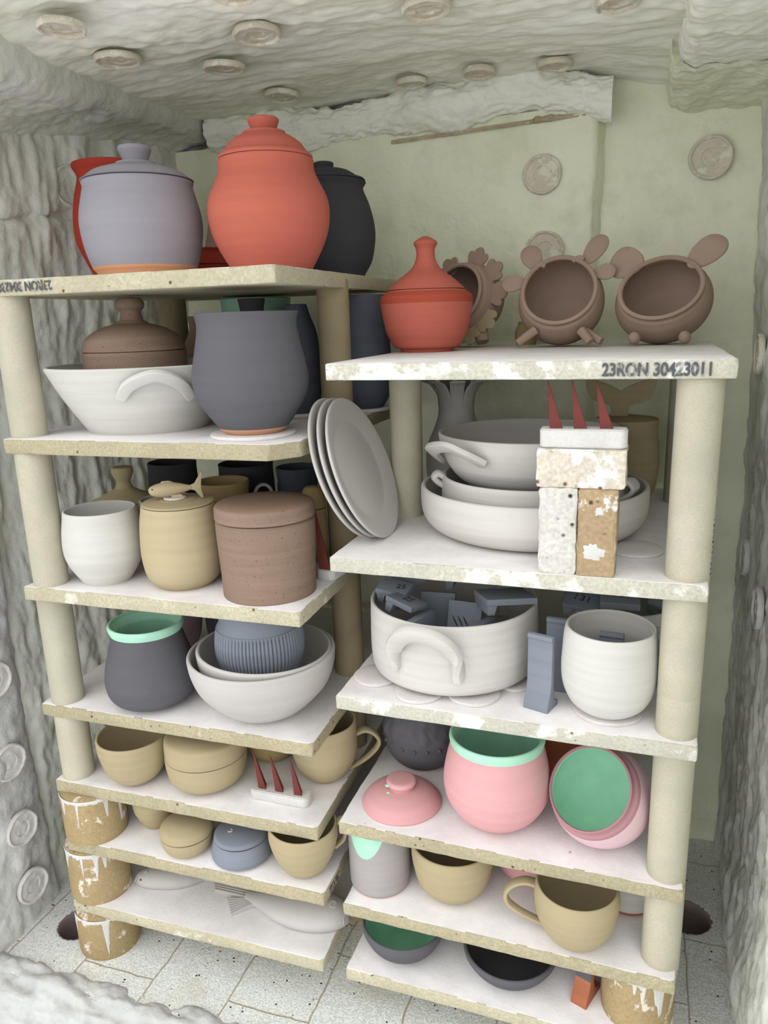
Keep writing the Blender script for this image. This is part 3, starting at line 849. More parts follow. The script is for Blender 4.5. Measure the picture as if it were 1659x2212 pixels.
o = pot('bottle', 'black bottle neck in front of the mint green cup', 'bottle', -.7300, 1.3700, L1,
        [(.034, 0), (.039, .040), (.037, .110), (.025, .165), (.0222, .195), (.0245, .218), (.0268, .2285)], BLACK, .004)
o = pot('pitcher', 'dark brown pitcher between the wide white bowl and the charcoal vase', 'pitcher', -.905, 1.450, L1,
        [(.030, 0), (.038, .070), (.036, .130), (.022, .162), (.0170, .180), (.0205, .200)], BROWN2, .004)
lateral(o, (.92, -.38), [(.032, .145), (.055, .140), (.066, .115), (.060, .085), (.037, .060)], .008, .004, BROWN2, name='spout_handle')

o = pot('mug', 'white mug whose ring handle shows left of the brown lidded jar', 'mug', -.9900, 1.4180, L1,
        [(.034, 0), (.040, .020), (.0415, .070), (.0400, .110)], WHITE, .004)
lateral(o, (-.88, -.47), [(.0385, .098), (.050, .106), (.060, .098), (.063, .080), (.056, .060), (.040, .048)], .006, .0035, WHITE)

# ---- third left shelf
o = pot('tumbler', 'white ribbed cup with small foot beside the front left post', 'cup', -.9400, 1.1180, L2,
        [(.0440, 0), (.0452, .003), (.0494, .0095, 1), (.0654, .0377), (.0716, .064), (.0706, .095), (.0655, .129), (.0643, .1365)], WHITE, .0045)
o = pot('tumbler', 'white cup partly hidden between the ribbed cup and straw jar', 'cup', -.8730, 1.2320, L2,
        [(.038, 0), (.050, .020), (.0585, .055), (.058, .095), (.054, .125), (.053, .132)], WARMW, .0045)
o = pot('lidded_jar', 'straw jar with tall knob behind the white ribbed cup', 'jar', -.9986, 1.2686, L2,
        [(.055, 0), (.064, .035), (.0688, .080), (.0680, .100), (.0668, .114)], YELLOW, .005)
lid(o, [(.0660, .1145, 1), (.0660, .1175), (.0570, .1195, 1), (.045, .127), (.0290, .1345), (.0180, .1415)], YELLOW,
    [(.0185, .141), (.0145, .150), (.0150, .158), (.0195, .168), (.0214, .1746), (.0212, .1810), (.0185, .1850), (.009, .1855)])
o = pot('lidded_jar', 'straw yellow jar with a little fish on its lid', 'jar', -.7814, 1.1362, L2,
        [(.0478, 0), (.0493, .001), (.0655, .0187), (.072, .048), (.0732, .078), (.0706, .118), (.0665, .143), (.0658, .149)], YELLOW, .0045)
l = lid(o, [(.0630, .1488, 1), (.0650, .1512), (.0650, .1530), (.0628, .1548, 1), (.045, .1570), (.032, .1582, 1), (.0305, .1592), (.012, .1610)], YELLOW)
link('white_pad', solid('pad', [(.019, 0, 1), (.020, .0015), (.019, .003, 1), (.01, .003)], seg=32), DISC, l, loc=(-.003, -.004, .1603), label='white wadding under the fish')
F = [(-.0440, 0, .0150, .002, .003), (-.0405, 0, .0145, .0065, .0075), (-.030, 0, .0145, .0105, .0120), (-.012, 0, .0155, .0115, .0140), (.008, 0, .0160, .0090, .0105), (.024, 0, .0165, .0050, .0058), (.031, 0, .0170, .0030, .0040)]
fish = link('fish_handle', loft('fish', F), YELLOW, l, loc=(-.004, -.003, .1615), rot=(0, 0, .50))
link('tail_fin', prism('tail', [(.028, .013), (.036, .011), (.047, -.004), (.051, -.002), (.0475, .014), (.0490, .030), (.0525, .042), (.049, .044), (.036, .024), (.028, .021)], .0045, .0012), YELLOW, fish, loc=(0, -.002, 0))
link('back_fin', prism('fin', [(-.028, .022), (-.020, .0310), (-.008, .0315), (.002, .0275), (.008, .024), (.0, .022)], .004, .0012), YELLOW, fish, loc=(0, -.002, 0))
link('belly_fin', prism('fin', [(-.006, .006), (.012, .008), (.019, .002), (.010, -.0005), (-.002, .0)], .004, .0012), YELLOW, fish, loc=(0, -.010, 0))
link('eye', ellipsoid('eye', .0013, .0012, .0013, 12), DARKHOLE, fish, loc=(-.0365, -.0080, .0185))
o = pot('canister', 'wide brown pitted cylinder jar with a flat lid', 'jar', -.6095, 1.138, L2,
        [(.0800, 0), (.0822, .002), (.0831, .040), (.0852, .085), (.0863, .116), (.0863, .1318, 1), (.0845, .1330)], BROWN, .006, wob=.006)
lid(o, [(.0858, .1345, 1), (.0864, .140), (.0858, .155), (.0845, .1592), (.0815, .1612, 1), (.05, .1625)], BROWN)
o = pot('mug', 'black cup at the back left under the broken shelf', 'cup', -.9837, 1.4213, L2,
        [(.044, 0), (.053, .030), (.055, .090), (.0530, .150), (.0535, .166)], BLACK)
o = pot('mug', 'wide black cup at the back behind the straw bowl', 'cup', -.8209, 1.4606, L2,
        [(.048, 0), (.058, .030), (.0610, .098), (.0595, .150), (.0605, .161)], BLACK)
o = pot('mug', 'black cup with raised drip pattern behind the leaning plates', 'cup', -.6977, 1.4603, L2,
        [(.034, 0), (.039, .040), (.0400, .098), (.0430, .140), (.0455, .1565)], NAVY, disp=lambda r, z, a: r + (.0022 if z < .128 + .008 * math.sin(5 * a) + .004 * math.sin(9 * a + 1) else 0))
o = pot('bowl', 'straw coloured pot behind the jar with the fish lid', 'pot', -.7992, 1.3206, L2,
        [(.038, 0), (.046, .030), (.0500, .080), (.0515, .125), (.0545, .151)], OCHRE)
o = pot('small_pot', 'small white pot with ring handle behind the brown cylinder jar', 'pot', -.7420, 1.3860, L2,
        [(.024, 0), (.028, .030), (.029, .070), (.027, .100)], WARMW)
lid(o, [(.0265, .1005, 1), (.0270, .103), (.018, .107), (.008, .108)], WARMW)
lateral(o, (.88, .47), [(-.0165, .104), (-.0178, .115), (-.011, .128), (.0, .1325), (.011, .128), (.0178, .115), (.0165, .104)], .0042, .0036, WARMW, name='ring_handle')
o = pot('lidded_jar', 'slim ochre lidded jar between brown cylinder jar and sandy post', 'jar', -.6010, 1.3220, L2,
        [(.0245, 0), (.0255, .050), (.0255, .104)], OCHRE, .004)
lid(o, [(.0250, .1048, 1), (.0255, .107), (.0225, .130), (.0150, .146), (.006, .149)], OCHRE)

def cone_mesh(h, wd, lean):
    """three sided pyrometric cone, blunt tip, leaning to -x"""
    vs = []; 
    for z, s, dx in ((0, 1, 0), (h, .10, lean)):
        for q in (-.5, .5): vs.append((dx + q * wd * s, -wd * .42 * s, z))
        vs.append((dx + wd * .10 * s, wd * .52 * s, z))
    me = bpy.data.meshes.new('cone')
    bm = bmesh.new(); V = [bm.verts.new(v) for v in vs]
    bm.faces.new((V[2], V[1], V[0])); bm.faces.new((V[3], V[4], V[5]))
    for a in range(3):
        b = (a + 1) % 3
        bm.faces.new((V[a], V[b], V[b + 3], V[a + 3]))
    bmesh.ops.bevel(bm, geom=bm.edges[:], offset=.0008, segments=1, affect='EDGES')
    bm.to_mesh(me); bm.free()
    return me
def cone_pack(label, x, y, z, rotz, L, W, H, cones, seed, cut=1.0):
    o = thing('cone_pack', label, 'cone pack', (x, y, z), rotz, 'cone packs')
    pts = []
    rc = min(W * .35, .011)
    for cx, cy, a0 in ((L / 2 - rc, -W / 2 + rc, -90), (L / 2 - rc, W / 2 - rc, 0), (-L / 2 + rc, W / 2 - rc, 90), (-L / 2 + rc, -W / 2 + rc, 180)):
        for k in range(5):
            a = math.radians(a0 + 22.5 * k); pts.append((cx + rc * math.cos(a), cy + rc * math.sin(a)))
    bm = bmesh.new()
    f = bm.faces.new([bm.verts.new((px, py, 0)) for px, py in pts])
    r = bmesh.ops.extrude_face_region(bm, geom=[f])
    bmesh.ops.translate(bm, vec=(0, 0, H), verts=[g for g in r['geom'] if isinstance(g, bmesh.types.BMVert)])
    bmesh.ops.recalc_face_normals(bm, faces=bm.faces[:])
    bmesh.ops.bevel(bm, geom=[e for e in bm.edges if e.calc_face_angle(0) > .8], offset=.0018, segments=2, affect='EDGES')
    for v in bm.verts:
        v.co += noise.noise_vector(v.co * 60 + Vector((seed, 0, 0))) * .0009
    me = bpy.data.meshes.new('pad'); bm.to_mesh(me); bm.free()
    link('pad', me, PAD, o)
    for cx, h, wd, lean, ca in cones:
        c = link('cone', cone_mesh(h + .006, wd, lean), CONE, o, loc=(cx, 0, H - .006), smooth=0)
        c.rotation_euler = (0, 0, ca)
    return o
cone_pack('white cone pad with one red cone, tucked beside the brown cylinder jar', -.5290, 1.2400, L2, 1.42, .072, .038, .020, [(-.022, .115, .024, -.02, -1.42)], 1)

# ---- fourth left shelf
o = pot('vase', 'round charcoal vase with a mint green rim and inside', 'vase', -.8813, 1.1362, L3,
        [(.044, 0), (.060, .006), (.0755, .0165), (.0841, .032), (.087, .056), (.0822, .089), (.0749, .113), (.068, .138), (.0665, .146), (.0695, .155), (.0716, .162), (.0705, .166)], [CHAR, MINT, TANBASE], .005, lining=1, rim=1, bands=((-1, .0022, 2), (.1500, 1, 1)))
o = pot('mixing_bowl', 'larger pale bowl holding a second bowl and a ribbed vase', 'bowl', -.6496, 1.1615, L3,
        [(.042, 0), (.060, .0055), (.080, .0165), (.1048, .0403), (.1238, .0644), (.1344, .0942), (.1376, .118), (.137, .1225)], PALE, .006, seg=96)
q = Matrix.Translation((-.6485, 1.1620, L3 + .0100)) @ Matrix.Rotation(math.radians(-2.4), 4, Vector((.42, -.9, 0)))
o = thing('mixing_bowl', 'smaller pale bowl nested and tilted inside the larger pale bowl', 'bowl', (0, 0, 0), 0, None, q)
link('body', vessel('body', [(.037, 0, 1), (.053, .0055), (.071, .016), (.0940, .0385), (.1115, .0620), (.1218, .0905), (.1258, .115), (.1252, .1195)], .006, seg=96, seed=9), PALE, o)
def grooves(r, z, a):
    k = min(1, max(0, (z - .012) / .012)) * min(1, max(0, (.1545 - z) / .004))
    return r - k * .0042 * (1 - abs(math.sin(a * 36 + .5 * math.sin(a * 5)))) ** 2
o = pot('carved_vase', 'slate blue vase with carved vertical ribs standing in the nested bowls', 'vase', -.6530, 1.1645, L3 + .0190,
        [(.042, 0), (.058, .025), (.070, .058), (.0800, .092), (.0829, .1120), (.0822, .132), (.0785, .1555, 1), (.0762, .1575), (.0718, .1690), (.0700, .180), (.0705, .188)], SLATE, .005, disp=grooves, seg=648)
o = pot('bowl', 'dark pot in the shadow between the mint rimmed vase and nested bowls', 'pot', -.8150, 1.3900, L3,
        [(.060, 0), (.078, .040), (.084, .090), (.080, .140), (.078, .165)], CHAR)
o = pot('bowl', 'pale bowl at the back left behind the mint rimmed vase', 'bowl', -.9700, 1.3400, L3,
        [(.040, 0), (.062, .040), (.070, .100), (.0740, .165)], PALEPINK)

# ---- fifth left shelf
o = pot('mug', 'tan mug with its handle turned to the back left', 'mug', -.9264, 1.1134, L4,
        [(.0265, 0), (.040, .008), (.0534, .023), (.0608, .040), (.0676, .067), (.0700, .090), (.0695, .099)], TAN, .0045)
lateral(o, (-.86, .50), [(.066, .090), (.080, .092), (.095, .082), (.099, .066), (.091, .048), (.076, .034), (.058, .022)], .010, .0042, TAN, taper=lambda t: (1 - .3 * t, 1))
o = pot('lidded_pot', 'tan lidded pot between the two tan mugs', 'pot', -.7816, 1.1459, L4,
        [(.043, 0), (.0600, .008), (.0735, .022), (.0782, .043), (.0797, .0640)], TAN, .005)
lid(o, [(.0790, .0652, 1), (.0799, .068), (.0790, .094), (.0745, .106), (.050, .111)], TAN)
o = pot('mug', 'tan mug with a raised looping handle on the right, behind the cones', 'mug', -.561, 1.2244, L4,
        [(.028, 0), (.038, .008), (.0487, .0187), (.0604, .0425), (.065, .066), (.0652, .0995), (.0645, .123)], TAN, .0045)
lateral(o, (.909, .4165), [(.0610, .089), (.0812, .0951), (.0988, .0863), (.1085, .0698), (.1028, .0531), (.0841, .0347), (.0602, .0200), (.0400, .0105)], .0105, .0042, TAN, taper=lambda t: (1 - .35 * t, 1))
o = pot('dish', 'small tan bowl behind the three leaning cones', 'bowl', -.6988, 1.265, L4,
        [(.025, 0), (.0394, .006), (.054, .028), (.060, .060)], OCHRE)
cone_pack('white cone pad with three dark red cones in front of the tan mug', -.6140, 1.1300, L4, 0.0, .122, .031, .020,
          [(-.0345, .076, .0185, -.019, 0), (.0015, .070, .0185, -.019, 0), (.0400, .071, .0185, -.016, 0)], 2)

# ---- sixth left shelf
def ribs(r, z, a): return r + .0007 * math.sin(z * 900)
o = pot('cup', 'small ribbed tan cup behind the tan lidded pot', 'cup', -.923, 1.1491, L5,
        [(.020, 0), (.0284, .012), (.039, .0348), (.0423, .050), (.0425, .070)], TAN, .004, disp=ribs)
o = pot('lidded_pot', 'small tan lidded pot with a domed lid beside the slate pot', 'pot', -.8155, 1.1031, L5,
        [(.030, 0), (.0436, .0085), (.0498, .0205), (.0525, .0365)], TAN, .004)
lid(o, [(.0520, .0375, 1), (.0536, .0400), (.0532, .046), (.047, .0565), (.030, .0645), (.012, .067)], TAN)
o = pot('lidded_pot', 'slate blue lidded pot with a tiny white curl on top', 'pot', -.7015, 1.1181, L5,
        [(.041, 0), (.0555, .0045), (.0595, .012), (.0572, .027), (.0530, .0415)], SLATE, .004)
l = lid(o, [(.0522, .0425, 1), (.0530, .0465), (.0515, .0498, 1), (.047, .0535), (.020, .058), (.008, .0585)], SLATE)
strap(l, [(-.020, -.012, .0565), (-.017, -.017, .058), (-.012, -.016, .0585), (-.012, -.011, .0585), (-.016, -.010, .058)], (0, 0, 1), .0012, .0012, PAD, name='white_curl', ring=8)
o = pot('mug', 'rounded tan mug at the right end under the cone pack shelf', 'mug', -.5654, 1.1162, L5,
        [(.030, 0), (.040, .009), (.0483, .0217), (.0585, .045), (.0651, .0706), (.0658, .085), (.0645, .0985)], TAN, .0045)
lateral(o, (.892, .452), [(.0640, .092), (.0749, .096), (.0800, .083), (.0762, .0567), (.058, .040)], .009, .004, TAN)

# ---- lowest left shelf: two clay fish
def clay_fish(label, x, y, z, rotz, secs, seed):
    o = thing('clay_fish', label, 'clay fish', (x, y, z), rotz)
    me = loft('body', secs, 28, 6)
    for v in me.vertices:
        v.co.z = max(v.co.z, .0004)
    link('body', me, PALE, o)
    return o
fs = [(0, 0, .010, .005, .006), (.006, 0, .012, .014, .012), (.022, 0, .013, .024, .018), (.050, .002, .013, .031, .021), (.090, .003, .012, .032, .020), (.120, .004, .010, .024, .016), (.137, .006, .008, .014, .010), (.145, .008, .006, .010, .007)]
o = clay_fish('pale clay fish whose head points left, beside the fat prop', -.9830, 1.1360, L6, .30, fs, 1)
link('eye', solid('eye', [(.0062, 0, 1), (.0066, .0012), (.0055, .002, 1), (.0050, .0012), (.001, .0014)], seg=24), PALE, o, loc=(.026, -.0095, .0285), rot=(.42, -.25, 0))
for k, xx in enumerate((.004, .009)):
    sweep_pts = [(xx + .003 * math.cos(t), .0175 * math.sin(t) + 0, .0105 + .0125 * math.cos(t * .9)) for t in (-1.3, -.7, 0, .7, 1.3)]
    strap(o, sweep_pts, (0, 0, 1), .0016, .0016, PALE, name='lip', ring=8)
strap(o, [(.140, .008, .006), (.150, .010, .005), (.160, .014, .004)], (-.3, 1, 0), .016, .003, PALE, name='tail_fin', taper=lambda t: (.5 + .8 * t, 1))
link('nostril', ellipsoid('nostril', .0022, .0016, .0014, 12), DARKHOLE, o, loc=(.018, -.0195, .0225))
fs = [(0, 0, .012, .006, .008), (.006, 0, .016, .020, .017), (.024, .002, .019, .036, .026), (.060, .004, .019, .047, .031), (.105, .004, .018, .048, .030), (.150, .001, .015, .040, .023), (.185, -.004, .011, .026, .016), (.212, -.008, .008, .018, .010), (.230, -.011, .007, .014, .008)]
o = clay_fish('bigger pale clay fish whose head points right with ribbed tail fin', -.4990, 1.1600, L6, PI + .03, fs, 2)
link('eye', solid('eye', [(.0075, 0, 1), (.0080, .001), (.0068, .0018, 1), (.0062, .001), (.001, .0012)], seg=24), PALE, o, loc=(.030, .008, .0460), rot=(-.16, -.2, 0))
for k in (0, .005):
    P = [(.003 + k + .003 * math.cos(t), .026 * math.sin(t), .0135 + .0145 * math.cos(t * .9)) for t in (-1.3, -.7, 0, .7, 1.3)]
    strap(o, P, (0, 0, 1), .0018, .0018, PALE, name='lip', ring=8)
def fan(name, base, tips, n, th):
    """fan fin with raised rays: base segment and tip segment (x, y pairs)"""
    bm = bmesh.new(); rows = []
    for j in range(9):
        v = j / 8; row = []
        for i in range(n * 6 + 1):
            u = i / (n * 6)
            b = Vector((*base[0], 0)).lerp(Vector((*base[1], 0)), u); t = Vector((*tips[0], 0)).lerp(Vector((*tips[1], 0)), u)
            p = b.lerp(t, v) if False else b + (t - b) * v
            z = .007 * (1 - v) + .0035 + .0016 * abs(math.sin(u * n * PI)) * min(1, v * 4)
            row.append((p.x, p.y, z))
        rows.append(row)
    m = len(rows[0])
    top = [[bm.verts.new(p) for p in r] for r in rows]
    bot = [[bm.verts.new((p[0], p[1], .0004)) for p in r] for r in rows]
    for j in range(8):
        for i in range(m - 1):
            bm.faces.new((top[j][i], top[j][i + 1], top[j + 1][i + 1], top[j + 1][i]))
            bm.faces.new((bot[j][i], bot[j + 1][i], bot[j + 1][i + 1], bot[j][i + 1]))
    for j in range(8):
        bm.faces.new((top[j][0], top[j + 1][0], bot[j + 1][0], bot[j][0])); bm.faces.new((top[j][-1], bot[j][-1], bot[j + 1][-1], top[j + 1][-1]))
    for i in range(m - 1):
        bm.faces.new((top[0][i], bot[0][i], bot[0][i + 1], top[0][i + 1])); bm.faces.new((top[8][i], top[8][i + 1], bot[8][i + 1], bot[8][i]))
    bmesh.ops.recalc_face_normals(bm, faces=bm.faces[:])
    me = bpy.data.meshes.new(name); bm.to_mesh(me); bm.free()
    return me
link('tail_fin', fan('fin', ((.204, .010), (.222, .000)), ((.238, .044), (.270, .002)), 7, .004), PALE, o, label='ribbed fan of the tail')
link('tail_fin', fan('fin', ((.218, .000), (.224, -.026)), ((.305, -.010), (.320, -.034)), 4, .004), PALE, o)

# ---- top right shelf
o = pot('lidded_jar', 'coral red pointed jar at the left of the stamped shelf', 'jar', -.391, 1.420, R0,
        [(.0488, 0), (.0510, .004), (.0520, .0055), (.0628, .0095), (.0690, .0200), (.0778, .0395), (.0856, .0812), (.0868, .0950), (.0845, .1015), (.0760, .1085, 1), (.0735, .1095)], [CORAL, CORALD], .005, bands=((.0860, .1080, 1),))
lid(o, [(.0725, .1098, 1), (.0735, .1112), (.0725, .1125, 1), (.0518, .1312), (.0278, .1492), (.0183, .1662), (.0171, .1810), (.0190, .1880), (.0218, .1938), (.0190, .1985), (.0045, .2065)], [CORAL, TANBASE], bands=((.1094, .1120, 1),))

def basis(C, axis):
    a = Vector(axis).normalized()
    x = (r2 - a * a.dot(r2)).normalized(); y = a.cross(x)
    m = Matrix((x, y, a)).transposed().to_4x4(); m.translation = C
    return m
def ball(R, ro, wall=.006, lip=.0028, **kw):
    """round bowl with local z through its mouth, centre of the ball at the origin"""
    zo = math.sqrt(R * R - ro * ro); P = []
    a1 = math.asin(ro / R)
    n = 14
    for k in range(n + 1):
        a = PI - .42 - (PI - .42 - a1) * k / n
        P.append((R * math.sin(a), R * math.cos(a)))
    P = [(P[0][0], P[0][1], 1)] + P[1:-1] + [(ro - .001, zo - .006), (ro + lip * .6, zo - .001), (ro + lip, zo + .003), (ro, zo + .0055)]
    outer = profile(P)
    path = [(.0005, outer[0][1])] + outer; no = len(path)
    path += [(ro - wall * .5, zo + .0055), (ro - wall * .9, zo + .002)]
    for k in range(n + 1):
        a = a1 + .02 + (PI - .3 - a1) * k / n
        r = (R - wall) * math.sin(a)
        path.append((max(r, .0006), (R - wall) * math.cos(a)))
    return path, no, zo
def petal(o, pos, dirv, ln, wd, th, mat, name='petal', lobes=0, tilt=0.0, cup=0.0):
    """flat blade whose root is at pos and that grows along dirv in the local xy plane"""
    bm = bmesh.new(); n = 40; ring = []
    d = Vector(dirv).normalized()
    pts = []
    n = 80 if lobes else 40
    for k in range(n):
        a = 2 * PI * k / n
        s = (.84 + .24 * abs(math.cos(lobes * a / 2)) ** .7) if lobes else 1
        u = ln * (.5 + .5 * math.cos(a)) * s; v = wd * math.sin(a) * s * (.62 + .38 * (.5 + .5 * math.cos(a)) if not lobes else 1)
        pts.append((u, v))
    cen = (ln * .5, 0)
    d3 = Vector((d.x, d.y, 0)); pos = Vector(pos)
    def P(u, v, z):
        zz = z + cup * (((u - cen[0]) / ln) ** 2 + (v / wd) ** 2 * .5) + math.sin(tilt) * u
        p = pos + d3 * (u * math.cos(tilt)) + Vector((-d.y, d.x, 0)) * v
        return (p.x, p.y, p.z + zz)
    def layer(z, flip):
        c = bm.verts.new(P(cen[0], 0, z)); prev = None; rings = []
        for f in (.5, .94, 1.0):
            rings.append([bm.verts.new(P(cen[0] + (u - cen[0]) * f, v * f, z if f < 1 else z * .3)) for u, v in pts])
        for k in range(n):
            k2 = (k + 1) % n
            q = [c, rings[0][k], rings[0][k2]]; bm.faces.new(q[::-1] if flip else q)
            for a_, b_ in ((0, 1), (1, 2)):
                q = [rings[a_][k], rings[b_][k], rings[b_][k2], rings[a_][k2]]; bm.faces.new(q[::-1] if flip else q)
        return rings[2]
    t_ = layer(th / 2, False); b_ = layer(-th / 2, True)
    for k in range(n):
        k2 = (k + 1) % n
        bm.faces.new((t_[k], b_[k], b_[k2], t_[k2]))
    bmesh.ops.recalc_face_normals(bm, faces=bm.faces[:])
    me = bpy.data.meshes.new(name); bm.to_mesh(me); bm.free()
    return link(name, me, mat, o, smooth=50)
# bowl with four petals
Mx = basis((-.155, 1.530, R0 + .0828), (-.018, -.884, .467))
o = thing('animal_bowl', 'brown round bowl lying open with four petals and stubby legs', 'bowl', (0, 0, 0), 0, 'brown bowls on the stamped shelf', Mx)
path, no, zo = ball(.0805, .0677)
link('body', lathe('body', path, 72, None, None, .004, 3), BROWN2, o)
for (x, y), (dx, dy), ln, wd in (((-.036, .052), (-.30, 1), .056, .0235), ((-.055, .030), (-1, .12), .048, .0215), ((.046, .046), (.75, 1), .068, .0225), ((.058, .026), (1, .0), .042, .0200)):
    petal(o, (x * 1.06, y * 1.06, zo - .008), (dx, dy), ln, wd, .004, BROWN2)
for (x, y, dx, dy) in ((-.034, .056, -1, .4), (.040, .056, 1, .4)):
    strap(o, [(x - dx * .012, y, zo - .001), (x, y + .004, zo + .001), (x + dx * .008, y, zo - .001)], (0, 1, 0), .0045, .0035, BROWN2, name='petal_joint', ring=10)
Wi = Mx.inverted()
def world_rod(o, Wi, a, b, r0, r1, mat, name):
    P = [Wi @ Vector(p) for p in (a, (Vector(a) + Vector(b)) / 2, b)]
    d = (P[2] - P[0]).normalized(); s = d.orthogonal()
    return strap(o, P, s, 1.0, 1.0, mat, name=name, taper=lambda t: (r0 + (r1 - r0) * t, r0 + (r1 - r0) * t), ring=14)
world_rod(o, Wi, (-.196, 1.478, 1.262), (-.227, 1.462, R0 + .0095), .0085, .0070, BROWN2, 'leg')
world_rod(o, Wi, (-.112, 1.475, 1.260), (-.094, 1.462, R0 + .0095), .0085, .0070, BROWN2, 'leg')
world_rod(o, Wi, (-.104, 1.490, 1.256), (-.075, 1.474, R0 + .0095), .0080, .0070, BROWN2, 'leg')
# bowl with two ears
Mx = basis((.029, 1.530, R0 + .0768), (-.151, -.838, .524))
o = thing('animal_bowl', 'brown round bowl lying open with two upright ears', 'bowl', (0, 0, 0), 0, 'brown bowls on the stamped shelf', Mx)
path, no, zo = ball(.0800, .0670)
me = lathe('body', path, 72, None, None, .004, 5)
for v in me.vertices: v.co = Vector((v.co.x * 1.06, v.co.y * .93, v.co.z))
link('body', me, BROWN2, o)
petal(o, (-.022, .061, zo - .004), (-.90, .36), .062, .0400, .006, BROWN2, 'ear', cup=.010)
petal(o, (.050, .030, zo - .004), (.84, .54), .078, .0320, .006, BROWN2, 'ear', cup=.010)
Wi = Mx.inverted()
for p in ((-.018, 1.466, 1.2435), (.066, 1.460, 1.2435)):
    q = Wi @ Vector(p)
    link('foot', ellipsoid('foot', .0105, .0105, .0135, 20), BROWN2, o, loc=q)
# bowl ringed with flower petals
Mx = basis((-.3505, 1.605, R0 + .0960), (-.381, -.888, .255))
o = thing('flower_bowl', 'brown bowl ringed with scalloped flowers behind the coral pointed jar', 'bowl', (0, 0, 0), 0, 'brown bowls on the stamped shelf', Mx)
path, no, zo = ball(.0730, .0590)
link('body', lathe('body', path, 72, None, None, .004, 6), BROWN2, o)
for k, (ang, m_) in enumerate(((118, BROWN2), (66, BROWN2), (28, BROWN2), (-8, BROWN2), (-48, TAN), (-82, TAN), (-118, BROWN2))):
    a = math.radians(ang)
    petal(o, (math.cos(a) * .060, math.sin(a) * .060, zo - .026), (math.cos(a), math.sin(a)), .040, .024, .006, m_, 'flower', lobes=5, tilt=-.05)
Wi = Mx.inverted()
world_rod(o, Wi, (-.322, 1.575, 1.275), (-.312, 1.560, R0 + .010), .016, .012, BROWN2, 'foot')
world_rod(o, Wi, (-.380, 1.620, 1.272), (-.385, 1.630, R0 + .010), .016, .012, BROWN2, 'foot')
o = pot('small_pot', 'small yellowish pot behind the bowl with four petals', 'pot', -.236, 1.640, R0, [(.020, 0), (.0235, .015), (.0225, .030), (.0170, .042), (.0175, .046)], OCHRE, .003)

# ---- second right shelf: leaning plates
nrm = Vector((.93818, .01051, .34598))
for k in range(3):
    Cc = Vector((-.4484 - .0145 * k, 1.2050 - .0015 * k, 1.0440))
    a = nrm.normalized(); x = Vector((0, 0, 1)).cross(a).normalized(); y = a.cross(x)
    Mx = Matrix((x, y, a)).transposed().to_4x4(); Mx.translation = Cc
    o = thing('plate', ['pale dinner plate at the front of the leaning trio', 'middle plate of the three leaning pale plates', 'rearmost of the three leaning plates, nearest the left stack'][k], 'plate', (0, 0, 0), 0, 'leaning plates', Mx)
    pr = [(.0005, -.0135), (.060, -.0135), (.075, -.0130), (.098, -.0105), (.118, -.0045), (.1250, -.0008), (.1262, .0012), (.1250, .0030), (.1225, .0034), (.116, .0020), (.104, -.0015), (.092, -.0055), (.084, -.0075), (.060, -.0080), (.0005, -.0080)]
    link('dish', lathe('dish', catmull(pr, 4), 96, None, None, .002, k), PALE, o)
# ---- stacked dishes
o = pot('serving_dish', 'largest white dish at the bottom of the stack of three', 'dish', -.1739, 1.3111, R1,
        [(.142, 0), (.165, .004), (.183, .0162), (.1934, .0361), (.1956, .066), (.1950, .078)], WARMW, .008, seg=110, floor=.008)
o = pot('serving_dish', 'straight sided white dish in the middle of the stacked dishes', 'dish', -.1745, 1.3150, R1,
        [(.130, .0085), (.152, .018), (.1590, .035), (.1598, .062), (.1592, .096)], WARMW, .007, seg=110, floor=.009)
lateral(o, (-.95, -.30), [(.155, .078), (.166, .086), (.172, .094), (.165, .100), (.155, .094)], .013, .006, WARMW, name='lug')
lateral(o, (.97, -.24), [(.155, .066), (.170, .074), (.177, .086), (.168, .096), (.155, .090)], .020, .005, WARMW, name='lug')
o = pot('serving_bowl', 'top white bowl of the stack with a drooping strap handle', 'bowl', -.1845, 1.3298, R1,
        [(.070, .0185), (.092, .060), (.104, .0766), (.1261, .0945), (.1430, .1195), (.1531, .1466), (.1570, .1676)], WARMW, .006, seg=110)
HD = [(-166, .121, .156), (-147, .1480, .178), (-127, .1610, .183), (-117.5, .1510, .173), (-109.5, .1340, .153)]
for sp in (0, 180):
    lug(o, HD, (.80, .60), .0125, .0048, WARMW, sp, sq=.35, ring=16)
# torn rim vase
o = pot('petal_vase', 'grey vase with petal shaped rim behind the stacked dishes', 'vase', -.3574, 1.5150, R1,
        [(.050, 0), (.0621, .048), (.0615, .104), (.046, .145), (.0372, .172), (.0366, .198)], PALE, .005)
for k in range(9):
    a = 2 * PI * k / 9 + .1
    c, s = math.cos(a), math.sin(a)
    P = [(.0342 * c, .0342 * s, .190), (.0350 * c, .0350 * s, .206), (.0400 * c, .0400 * s, .220), (.0540 * c, .0540 * s, .236), (.0700 * c, .0700 * s, .243)]
    strap(o, P, (-s, c, 0), .0118, .0022, PALE, name='petal', taper=lambda t: (.98 + .35 * t, 1))
